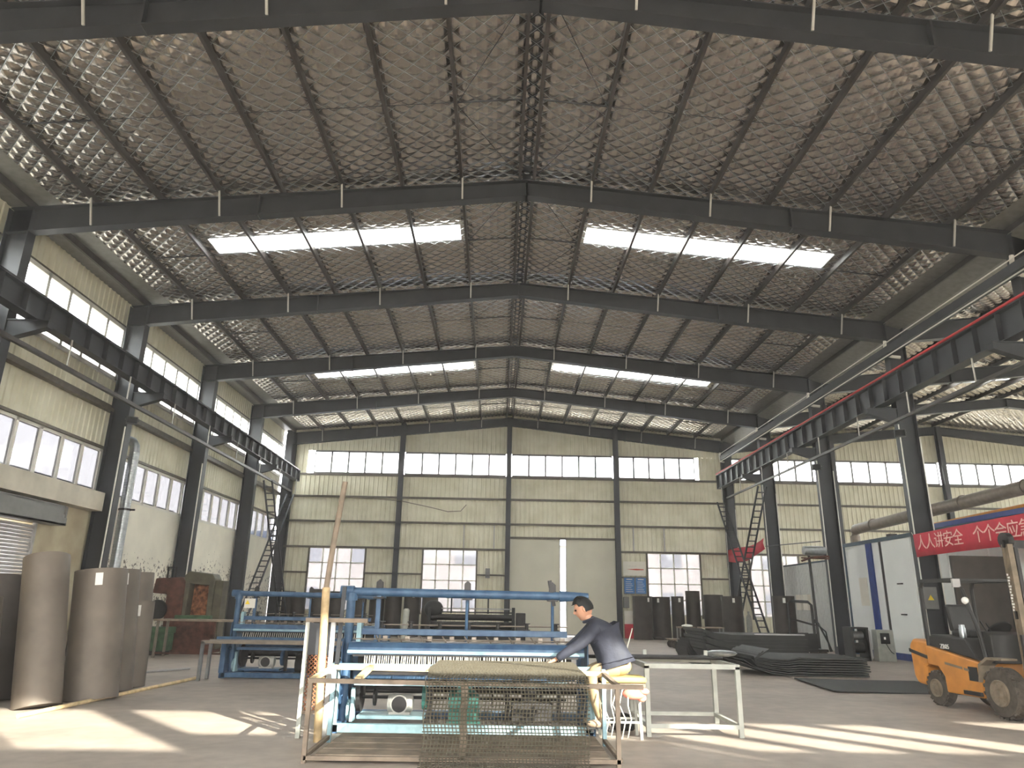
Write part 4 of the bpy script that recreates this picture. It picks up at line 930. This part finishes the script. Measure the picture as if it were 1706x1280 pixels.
# ------------------------------------------------------------------ stacked dark mesh sheets
def sheet(name, prof, y0, y1, th, label, group, m='sheet_dark', skew=0):
    vs = []; n = len(prof)
    for y, sk in ((y0, 0), (y1, skew)):
        for dz in (0, th): vs += [(x+sk, y, z+dz) for x, z in prof]
    fs = []
    for k in range(n-1): fs += [(k, k+1, 2*n+k+1, 2*n+k), (n+k, 3*n+k, 3*n+k+1, n+k+1), (k, n+k, n+k+1, k+1), (2*n+k, 2*n+k+1, 3*n+k+1, 3*n+k)]
    fs += [(0, 2*n, 3*n, n), (n-1, 2*n-1, 4*n-1, 3*n-1)]
    o = obj(name, MB().add(vs, fs), m, smooth=True); tag(o, label, 'mesh sheet', group); return o
NAMES = ['lowest', 'second', 'third', 'fourth', 'fifth', 'sixth', 'seventh', 'eighth']
for k in range(8):
    z = .012+k*.056; j = random.uniform(-.04, .04)
    prof = [(5.55+.1*k+j, z*.5+.30+.015*k), (5.9+j, z*.6+.16), (6.3+j, z*.8+.05), (6.7, z*.9+.0), (7.0, z+.01), (7.3, z), (8.0, z), (8.72+j, z)]
    prof = [(x, max(zz, .008+.045*k)) for x, zz in prof]
    sheet('mesh_sheet', prof, 18.7+abs(j), 20.8, .03, NAMES[k]+' sheet from below in the nearest dark stack before the right columns', 'nearest stack of dark sheets')
for k in range(8):
    z = .02+k*.1; j = random.uniform(-.05, .05)
    sheet('mesh_sheet', [(5.75+j, z+.16), (6.1+j, z+.05), (6.6, z), (7.2, z), (8.0, z), (8.85+j, z)], 22.6, 25.0, .097, NAMES[k]+' sheet from below in the rear dark stack behind the curled ones', 'rear stack of dark sheets')
tag(obj('flat_bar', MB().box(7.3, 22.62, .825, 8.8, 22.74, .86), 'alu'), 'bright flat bar lying on the rear dark stack', 'bar')
for k in range(4):
    a = k*.09
    prof = [(5.35+.05*k+.55*math.cos(t), 0.545+.5*math.sin(t)*1.1+.07*k) for t in np.linspace(PI*1.02, PI*1.75, 9)]
    prof = [(x, max(z, .02+.05*k)) for x, z in prof]
    sheet('mesh_sheet', prof, 21.1+a, 22.5, .025, ['outermost', 'second', 'third', 'innermost'][k]+' curled sheet left of the dark stacks', 'curled dark sheets')
sheet('floor_sheet', [(6.25, .03), (6.6, .02), (7.4, .004), (8.2, .004), (9.1, .004)], 15.3, 17.9, .02, 'single dark sheet lying flat on the floor near the forklift', None, 'sheet_dark', .25)
# black trolley with a hoop, left of the second right column
tk = empty('black_trolley', (9.4, 24.2, 0), label='black tubular trolley with wheels beside the rear stack', cat='trolley')
obj('deck', MB().box(-.45, -.4, .3, .6, .4, .38), 'black', tk); obj('hoop', MB().path([(-.42, 0, .38), (-.42, 0, 1.78), (-.3, 0, 1.84), (.25, 0, 1.82), (.36, 0, 1.72), (.38, 0, .38)], .045, 8), 'black', tk, smooth=True)
obj('handle', MB().path([(.38, .05, 1.3), (.55, .05, 1.15), (.8, .05, .6), (.9, .05, .3)], .03, 8).path([(.38, -.1, 1.2), (.7, -.1, .9), (.78, -.1, .3)], .025, 8), 'black', tk, smooth=True)
for y in (-.35, .32): obj('side_panel', MB().box(-.38, y, .38, .3, y+.03, .85), 'black', tk)
for x in (-.3, .45):
    for y in (-.36, .36): obj('wheel', MB().lathe([(.03, -.04), (.16, -.04), (.16, .04), (.03, .04)], 18, (x, y, .16), 'y'), 'rubber', tk)
for y in (-.2, .1): obj('hoop_brace', MB().bar((-.42, y, 1.3), (.36, y, 1.1), .03), 'black', tk)
# small tables and the cart before the back rolls
def side_table(loc, w, d, h, label, shelf=True, tray=True):
    t = empty('side_table', loc, label=label, cat='table')
    obj('top', MB().box(-w/2, -d/2, h-.04, w/2, d/2, h), 'old_wood', t)
    for x in (-1, 1):
        for y in (-1, 1): obj('leg', MB().box(x*(w/2-.03)-.02, y*(d/2-.03)-.02, 0, x*(w/2-.03)+.02, y*(d/2-.03)+.02, h-.04), 'alu_grey', t)
    if shelf: obj('shelf', MB().box(-w/2+.02, -d/2, .2, w/2-.02, d/2, .23), 'alu_grey', t)
side_table((5.95, 25.6, 0), .55, .5, .95, 'small pale side table left of the dark sheet stacks')
side_table((7.2, 27.0, 0), .85, .5, .92, 'low pale bench behind the rear dark stack', False)
tag(obj('rag_heap', MB().sphere((0, 0, .03), (.2, .14, .05), 12, 6), 'tag', loc=(6.0, 25.6, .95), smooth=True), 'pale rag heap on the small side table', 'rag')
ct = empty('hand_cart', (7.0, 30.6, 0), label='low flat hand cart before the dark rolls at the back', cat='cart'); obj('deck', MB().box(-.6, -.35, .3, .6, .35, .36), 'old_wood', ct)
for x in (-.35, .4):
    for y in (-.33, .33): obj('wheel', MB().lathe([(.02, -.03), (.15, -.03), (.15, .03), (.02, .03)], 16, (x, y, .15), 'y'), 'rubber', ct)
obj('handle', MB().path([(-.6, 0, .33), (-.9, 0, .45), (-1.15, 0, .4)], .02, 6), 'dark_metal', ct)
# control cabinet and winder at the foot of the second right column
cc = empty('control_cabinet', (12.25, 24.7, 0), -.12, 'grey control cabinet with a black screen beside the booth', 'cabinet')
obj('body', MB().prism([(-.28, 0), (.28, 0), (.26, .98), (-.26, .98)], 'y', -.2, .25), 'white_tube', cc, bevel=.015); sc = obj('screen', MB().box(-.16, -.225, .55, .12, -.2, .88), 'screen', cc); obj('screen_label', MB().box(-.06, -.23, .68, .0, -.225, .76), 'tag', sc)
obj('cable', MB().path([(0, -.2, .55), (.05, -.26, .4), (.12, -.24, .3), (.2, -.23, .25)], .012, 6), 'black', cc)
wd = empty('wire_winder', (11.45, 24.9, 0), label='dark wire winder with a bright roller left of the control cabinet', cat='winder')
obj('frame', MB().box(-.3, -.3, 0, -.22, .3, 1.0).box(.2, -.3, 0, .28, .3, 1.02).box(-.3, -.3, .0, .28, .3, .1).box(-.3, -.32, 1.0, .28, .3, 1.05), 'black', wd)
obj('roller', MB().tube((-.22, 0, .78), (.2, 0, .78), .14, 16), 'galv', wd, smooth=True); obj('roller', MB().tube((-.22, 0, .4), (.2, 0, .4), .16, 16), 'dark_metal', wd, smooth=True); obj('guard', MB().prism([(.28, 0), (.36, .1), (.34, .9), (.28, 1.0)], 'y', -.3, -.2), 'alu', wd)
# burner on a post
bu = empty('gas_burner', (11.1, 27, 0), label='pale burner drum on a tall post with red pipes left of the booth', cat='burner')
obj('post', MB().tube((0, 0, 0), (-.05, 0, 3.5), .05, 8), 'dark_metal', bu); obj('base_plate', MB().box(-.2, -.2, 0, .2, .2, .03), 'dark_metal', bu)
obj('drum', MB().lathe([(.05, -.1), (.16, -.08), (.17, .6), (.13, .75)], 18, (-.15, 0, 3.68), 'x'), 'galv', bu, smooth=True); obj('red_pipes', MB().path([(-.35, 0, 3.3), (0, -.05, 3.42), (.7, 0, 3.48)], .04, 8).path([(-.3, .1, 3.42), (.75, .1, 3.4)], .03, 8), 'rust', bu, smooth=True)
tag(obj('steel_cable', MB().tube((11.9, 33.6, 4.35), (11.9, 27.8, 4.1), .02, 6), 'steel_dark'), 'dark steel cable between the far right columns above the burner', 'cable')
bd = empty('brown_board', (11.2, 17.6, 0), label='dark brown board standing behind the forklift', cat='board')
obj('panel', MB().box(-.7, 0, .3, .9, .08, 2.9), 'roll_dark', bd); obj('foot', MB().box(-.6, -.25, 0, -.5, .3, .3).box(.7, -.25, 0, .8, .3, .3), 'dark_metal', bd)
eb = empty('electric_box', (12.05, 21.45, 1.65), label='small grey electric box with a warning triangle on the nearest right column', cat='electric box')
obj('body', MB().box(-.22, -.12, 0, .22, .06, .62), 'alu_grey', eb, bevel=.01); obj('warning_triangle', MB().prism([(-.08, .25), (.1, .25), (.01, .4)], 'y', -.125, -.12), 'yellow', eb)

# ------------------------------------------------------------------ forklift
fk = empty('forklift', (8.0, 12.0, 0), PI+.06, 'orange and black forklift truck at the right edge', 'forklift')
def wheel(x, y, r, wdt, name='wheel'):
    s = 1 if x > 0 else -1
    prof = [(r*.5, -wdt/2), (r*.9, -wdt/2), (r, -wdt/2+.04), (r, wdt/2-.04), (r*.9, wdt/2), (r*.5, wdt/2)]
    t = obj(name, MB().lathe(prof, 30, (0, 0, 0), 'x'), 'rubber', fk, smooth=True, loc=(x, y, r))
    h = MB().lathe([(.02, -.02), (r*.5, -.02), (r*.52, s*.05), (r*.5, s*.06), (r*.42, s*.03), (r*.2, s*.04), (r*.17, s*.09), (.03, s*.09)], 20, (0, 0, 0), 'x')
    obj('hub', h, 'hub', t, loc=(s*wdt/2*.8, 0, 0))
    lug = MB()
    for k in range(20):
        a = 2*PI*k/20; c, sn = math.cos(a), math.sin(a); lug.bar((s*wdt*.05, c*r*.99, sn*r*.99), (s*wdt/2*.96, math.cos(a+.1)*r*.97, math.sin(a+.1)*r*.97), .05, .03, (0, c, sn))
    obj('tread', lug, 'rubber', t)
    for k in range(6): a = k*PI/3; lug2 = obj('bolt', MB().tube((s*wdt*.45, math.cos(a)*r*.32, math.sin(a)*r*.32), (s*(wdt*.45+.03), math.cos(a)*r*.32, math.sin(a)*r*.32), .018, 6), 'hub', t)
for s in (1, -1): wheel(s*.47, 0, .38, .24); wheel(s*.45, -1.62, .29, .19)
# counterweight and chassis
obj('counterweight', MB().prism([(-2.28, .45), (-2.2, .32), (-1.95, .3), (-1.9, .62), (-1.78, .66), (-1.78, 1.08), (-2.2, 1.1), (-2.32, .98)], 'x', -.53, .53), 'orange', fk, bevel=.05)
obj('chassis', MB().prism([(-1.35, .25), (-.45, .25), (-.4, .6), (-.45, .8), (-1.78, 1.0), (-1.78, .68), (-1.5, .66), (-1.36, .5)], 'x', -.55, .55), 'orange', fk, bevel=.02)
obj('side_step', MB().box(-.6, -.85, .28, .6, -.45, .34), 'dark_metal', fk); obj('step_recess', MB().box(.545, -.72, .5, .556, -.5, .72), 'black', fk)
obj('weight_stripe', MB().prism([(-2.31, .86), (-1.78, .76), (-1.78, .82), (-2.315, .92)], 'x', -.54, .54), 'plastic_black', fk)
hd = obj('hood', MB().prism([(-1.8, 1.0), (-1.8, 1.12), (-1.65, 1.2), (-.75, 1.16), (-.6, .95), (-.5, .82)], 'x', -.5, .5), 'plastic_black', fk, bevel=.03)
obj('lettering', text_mesh('ZB05', .11, .003), 'tag', hd, loc=(.512, -1.3, 1.0), rot=(PI/2, 0, PI/2)); obj('lettering', MB().prism([(-1.3, .71), (-.86, .66), (-.86, .70), (-1.3, .75)], 'x', .553, .558).prism([(-.82, .655), (-.7, .64), (-.7, .68), (-.82, .695)], 'x', .553, .558), 'old_wood', fk)
seat = obj('seat', MB().box(-.25, -1.45, 1.16, .25, -.95, 1.28), 'plastic_black', fk, bevel=.04); obj('seat_back', MB().prism([(-1.5, 1.25), (-1.36, 1.25), (-1.46, 1.72), (-1.56, 1.72)], 'x', -.24, .24), 'plastic_black', fk, bevel=.04)
obj('tea_flask', MB().lathe([(.05, 0), (.055, .02), (.055, .17), (.045, .19), (.045, .23)], 14, (.36, -.98, 1.15)), 'galv', fk, smooth=True)
for s in (1, -1): obj('fender', MB().prism([(-.45, .5), (-.4, .78), (-.2, .9), (.15, .9), (.15, .87), (-.18, .86), (-.36, .76), (-.42, .5)], 'x', s*.33, s*.6), 'hub', fk)
# overhead guard
for s in (1, -1):
    obj('guard_post', MB().path([(s*.5, -1.75, 1.0), (s*.5, -1.75, 2.0), (s*.5, -1.68, 2.12)], .035, 8), 'plastic_black', fk, smooth=True)
    obj('guard_post', MB().path([(s*.5, -.3, .85), (s*.5, -.36, 1.2), (s*.5, -.62, 1.95), (s*.5, -.75, 2.1)], .035, 8), 'plastic_black', fk, smooth=True)
    obj('guard_rail', MB().bar((s*.5, -1.72, 2.13), (s*.5, -.7, 2.13), .06, .06), 'plastic_black', fk)
for k in range(7): obj('guard_bar', MB().bar((-.5, -1.68+k*.16, 2.13), (.5, -1.68+k*.16, 2.13), .025, .04), 'plastic_black', fk)
obj('head_lamp', MB().sphere((.53, -.55, 1.78), (.06, .05, .06), 12, 8), 'tag', fk, smooth=True); obj('mirror', MB().box(.5, -.68, 2.0, .64, -.64, 2.14), 'alu', fk)
obj('dashboard', MB().prism([(-.42, .8), (-.2, .8), (-.2, 1.25), (-.36, 1.3)], 'x', -.45, .45), 'plastic_black', fk, bevel=.02); obj('steering_wheel', MB().lathe([(.165, -.012), (.19, -.012), (.19, .012), (.165, .012)], 20, (0, 0, 0)), 'black', fk, loc=(0, -.55, 1.32), rot=(.7, 0, 0))
obj('lever', MB().bar((.3, -.4, 1.2), (.36, -.5, 1.45), .02).bar((.22, -.4, 1.2), (.26, -.5, 1.42), .02), 'black', fk)
# mast
ms_ = empty('mast', (0, .38, 0)); ms_.parent = fk
for s in (1, -1):
    obj('mast_rail', MB().hsec((s*.34, 0, .08), (s*.34, 0, 2.65), .14, .09, (0, 1, 0), .02, .02), 'hub', ms_); obj('inner_rail', MB().box(s*.24-.03, -.04, .1, s*.24+.03, .06, 2.6), 'dark_metal', ms_)
    obj('lift_cylinder', MB().tube((s*.16, -.08, .3), (s*.16, -.08, 2.3), .04, 10), 'galv', ms_, smooth=True)
for z in (.35, 1.5, 2.6): obj('cross_member', MB().box(-.38, -.09, z, .38, -.02, z+.12), 'dark_metal', ms_)
obj('hose_reel', MB().lathe([(.03, -.05), (.12, -.05), (.12, .05), (.03, .05)], 14, (.3, -.05, 2.72), 'x'), 'dark_metal', ms_)
obj('carriage', MB().box(-.5, .1, .1, .5, .16, .2).box(-.5, .1, .5, .5, .16, .6), 'dark_metal', ms_)
bk = MB()
for k in range(6): bk.box(-.48+k*.185, .1, .6, -.445+k*.185, .14, 1.25)
obj('backrest', bk.box(-.48, .1, 1.22, .48, .14, 1.27), 'dark_metal', ms_)
for s in (1, -1): obj('fork', MB().box(s*.3-.06, .16, .06, s*.3+.06, .2, .65).box(s*.3-.06, .16, .05, s*.3+.06, 1.25, .09), 'dark_metal', ms_)
let = MB()
for k in range(13): let.box(.39, -.05+.01*(k % 2), 1.62+k*.045, .394, -.02+.012*(k % 3), 1.65+k*.045)
o = obj('mast_lettering', let, 'tag', ms_); o['kind'] = 'stuff'
for k in range(2): obj('hydraulic_hose', MB().path([(.2-.05*k, -.12, 2.5), (.28, -.2, 2.0), (.25, -.25, 1.4), (.15, -.2, 1.0)], .015, 6), 'black', ms_, smooth=True)

# ------------------------------------------------------------------ the weaver
pn = empty('person', (1.02, 9.98, 0), label='man in a dark grey jacket seated at the loom, reaching into the wires', cat='person')
def skin(name, verts, edges, radii, m, parent, sub=2, root=0):
    me = bpy.data.meshes.new(name); me.from_pydata(verts, edges, []); o = bpy.data.objects.new(name, me); COL.objects.link(o); o.parent = parent
    md = o.modifiers.new('skin', 'SKIN'); md.use_smooth_shade = True
    for i, r in enumerate(radii):
        sv = me.skin_vertices[0].data[i]; sv.radius = r if hasattr(r, '__len__') else (r, r); sv.use_root = (i == root)
    sb = o.modifiers.new('sub', 'SUBSURF'); sb.levels = sub; sb.render_levels = sub; me.materials.append(M[m]); return o
# local frame: he faces -x; hip at (0, 0, .83). left side is -y (towards the camera)
hip, waist, chest, neck = (0, 0, .84), (-.03, 0, 1.0), (-.20, 0, 1.24), (-.40, 0, 1.40)
# jacket: torso and sleeves
V = [(.03, 0, .82), (.01, 0, .93), (-.04, 0, 1.09), (-.12, 0, 1.24), (-.22, 0, 1.355), (-.32, 0, 1.41),
     (-.25, -.17, 1.31), (-.45, -.22, 1.13), (-.66, -.2, 1.0), (-.76, -.16, .93),
     (-.25, .17, 1.31), (-.44, .22, 1.14), (-.62, .18, 1.01), (-.70, .1, .945)]
E_ = [(0, 1), (1, 2), (2, 3), (3, 4), (4, 5), (4, 6), (6, 7), (7, 8), (8, 9), (4, 10), (10, 11), (11, 12), (12, 13)]
R_ = [(.24, .22), (.25, .23), (.245, .225), (.225, .2), (.16, .14), (.08, .075), (.1, .095), (.078, .076), (.062, .06), (.052, .05), (.1, .095), (.078, .076), (.062, .06), (.052, .05)]
skin('jacket', V, E_, R_, 'jacket', pn, 2, 2)
# trousers: pelvis, two legs
tr_ = MB().sphere((.03, 0, .85), (.2, .19, .13), 22, 14)
for sg in (-1, 1): tr_.limb([(.06, sg*.08, .83), (-.14, sg*.115, .81), (-.32, sg*.135, .77), (-.29, sg*.14, .5), (-.2, sg*.14, .22)], [.105, .1, .075, .066, .055])
obj('trousers', tr_, 'trousers', pn, smooth=True)
for s in (-1, 1):
    sh2 = MB().sphere((-.26, s*.14, .17), (.13, .045, .05), 14, 8).sphere((-.19, s*.14, .2), (.06, .042, .06), 12, 8); so2 = obj('shoe', sh2, 'shoe', pn, smooth=True); obj('sole', MB().prism([(-.39, .115), (-.14, .115), (-.14, .135), (-.39, .135)], 'y', s*.14-.045, s*.14+.045), 'black', so2)
obj('foot_bar', MB().bar((-.42, -.2, .1), (-.42, .25, .1), .03).bar((-.2, -.2, .1), (-.2, .25, .1), .03), 'dark_metal', st)
# head with face, on a bent neck
def head_mesh():
    n, m = 40, 30; vs = []; fs = []
    for i in range(m+1):
        ph = PI*i/m-PI/2
        for k in range(n):
            th = 2*PI*k/n; x, y, z = math.cos(ph)*math.cos(th), math.cos(ph)*math.sin(th), math.sin(ph)
            # x is forward (face), z up; unit sphere to skull
            X, Y, Z = x*.098, y*.076, z*.118
            if z < 0: f = 1-.32*(-z)**1.5; Y *= f; X = X*(1-.12*(-z)) + .012*(-z)*(x > 0)
            if x < 0: X *= 1.08+.1*max(0, z)
            if x > .2 and abs(y) < .9: X -= .012*max(0, x-.2)
            g = lambda a, b, s_: math.exp(-((y-a)/s_)**2-((z-b)/s_)**2)
            if x > 0:
                X += .026*math.exp(-(y/.13)**2)*math.exp(-((z+.12)/.16)**2) + .008*math.exp(-(y/.12)**2)*math.exp(-((z-.1)/.2)**2)   # nose
                X -= .012*(g(.34, .1, .16)+g(-.34, .1, .16)); X += .006*(g(.34, .3, .2)+g(-.34, .3, .2))           # sockets, brows
                X += .008*math.exp(-(y/.3)**2)*math.exp(-((z+.47)/.07)**2) - .006*math.exp(-(y/.3)**2)*math.exp(-((z+.55)/.05)**2) + .006*math.exp(-(y/.3)**2)*math.exp(-((z+.62)/.06)**2)  # lips
                X += .012*math.exp(-(y/.25)**2)*math.exp(-((z+.85)/.12)**2)                                         # chin
            vs.append((X, Y, Z))
    for i in range(m):
        for k in range(n): fs.append((i*n+k, i*n+(k+1) % n, (i+1)*n+(k+1) % n, (i+1)*n+k))
    mb = MB().add(vs, fs)
    for s_ in (-1, 1): mb.sphere((-.005, s_*.077, -.005), (.018, .01, .03), 10, 8)
    return mb
HD = Matrix.Translation((-.40, 0, 1.55)) @ Matrix.Rotation(PI, 4, 'Z') @ Matrix.Rotation(math.radians(20), 4, 'Y') @ Matrix.Scale(1.22, 4)
hm = head_mesh()
def apply(mb, mt): mb.v = [tuple(mt @ Vector(v)) for v in mb.v]; return mb
bd_ = MB(); 
# hands: palm and five bent fingers each, growing from the wrists
def hand(wrist, d, side):
    w0 = Vector(wrist); d = Vector(d).normalized(); up = Vector((0, 0, 1)); sd_ = d.cross(up).normalized()*side; dn = sd_.cross(d).normalized()
    if dn.z > 0: dn = -dn
    V = [w0-d*.05, w0, w0+d*.05]; E2 = [(0, 1), (1, 2)]; R2 = [(.03, .026), (.028, .024), (.04, .02)]
    for k, (off, ln) in enumerate(((-.03, .07), (-.01, .08), (.011, .075), (.03, .058))):
        b0 = len(V); p = w0+d*.085+sd_*off
        V += [p, p+d*ln*.45+dn*.012, p+d*ln*.75+dn*.035, p+d*ln*.85+dn*.062]; E2 += [(2, b0), (b0, b0+1), (b0+1, b0+2), (b0+2, b0+3)]; R2 += [.0105, .0095, .0085, .007]
    b0 = len(V); p = w0+d*.03-sd_*.035+dn*.01; V += [p, p+d*.035-sd_*.018+dn*.02, p+d*.06-sd_*.01+dn*.04]; E2 += [(1, b0), (b0, b0+1), (b0+1, b0+2)]; R2 += [.013, .011, .008]
    return V, E2, R2
body = obj('body', apply(hm, HD), 'skin', pn, smooth=True)
skin('neck', [(-.27, 0, 1.38), (-.335, 0, 1.44), (-.375, 0, 1.5)], [(0, 1), (1, 2)], [.072, .066, .064], 'skin', pn)
for s, wr_, dr in ((-1, (-.79, -.15, .915), (-.85, .1, -.35)), (1, (-.73, .085, .93), (-.9, -.1, -.35))):
    V, E2, R2 = hand(wr_, dr, s); skin('hand', V, E2, R2, 'skin', pn, 2, 1)
# hair: cap over the skull, thick at crown and back
hv = []; hf = []; n, m = 36, 16
for i in range(m+1):
    ph = PI/2-(PI/2+.25)*i/m
    for k in range(n):
        th = 2*PI*k/n; x, y, z = math.cos(ph)*math.cos(th), math.cos(ph)*math.sin(th), math.sin(ph)
        if x > .35: z = max(z, .52)
        elif x > -.1: z = max(z, .25)
        nz = .006*math.sin(k*3.1+i*1.7); hv.append((x*(.118 if x < 0 else .106)+nz, y*(.088+nz), z*(.138+nz)+(.0 if x < 0 else .004)))
for i in range(m):
    for k in range(n): hf.append((i*n+k, (i+1)*n+k, (i+1)*n+(k+1) % n, i*n+(k+1) % n))
o = obj('hair', apply(MB().add(hv, hf), HD), 'hair', pn, smooth=True)
obj('eye', apply(MB().sphere((.083, .03, .012), .011, 8, 6).sphere((.083, -.03, .012), .011, 8, 6), HD), 'hair', body)
obj('collar', MB().path([(-.31+.095*math.cos(t)*.8-.0, .095*math.sin(t), 1.42+.035*math.cos(t)) for t in np.linspace(.9, 2*PI-.9, 18)], .022, 6), 'jacket', pn, smooth=True)

# ------------------------------------------------------------------ outside, seen through the lower windows
def outbuilding(loc, sx, sy, h, label, axis):
    b = empty('neighbour_building', loc, label=label, cat='building')
    obj('walls', MB().box(-sx/2, -sy/2, -.2, sx/2, sy/2, h), 'far_wall', b)
    obj('roof', MB().prism([(-sx/2-.4, h), (sx/2+.4, h), (0, h+sx*.12)], 'y', -sy/2-.4, sy/2+.4) if axis == 'y' else MB().prism([(-sy/2-.4, h), (sy/2+.4, h), (0, h+sy*.12)], 'x', -sx/2-.4, sx/2+.4), 'far_roof', b)
    n = int((sy if axis == 'y' else sx)/4)
    for k in range(n):
        c = -(sy if axis == 'y' else sx)/2+4*(k+.5)
        for z in (1.2, 4.4):
            if z+1.4 < h: obj('window', MB().box(sx/2, c-.8, z, sx/2+.06, c+.8, z+1.4) if axis == 'y' else MB().box(c-.8, -sy/2-.06, z, c+.8, -sy/2, z+1.4), 'far_window', b)
outbuilding((-27, 22, 0), 10, 50, 7.0, 'pale building with blue windows outside the left windows', 'y')
outbuilding((2, 62, 0), 46, 10, 6.0, 'pale low building outside the back windows', 'x')

# ------------------------------------------------------------------ dusty air filling both halls
hz = bpy.data.materials.new('dust_haze'); hz.use_nodes = True; hn = hz.node_tree.nodes; hn.remove(hn['Principled BSDF'])
vs_ = hn.new('ShaderNodeVolumeScatter'); vs_.inputs['Density'].default_value = .002; vs_.inputs['Anisotropy'].default_value = .35; vs_.inputs['Color'].default_value = (1, .97, .93, 1)
hz.node_tree.links.new(vs_.outputs[0], hn['Material Output'].inputs['Volume']); M['dust_haze'] = hz
ho = obj('dust_haze', MB().box(-13.4, Y0-.8, -.19, X2+.6, Y1+.9, 12.6), 'dust_haze'); tag(ho, 'thin dusty haze filling the air of the hall', 'haze', kind='stuff')
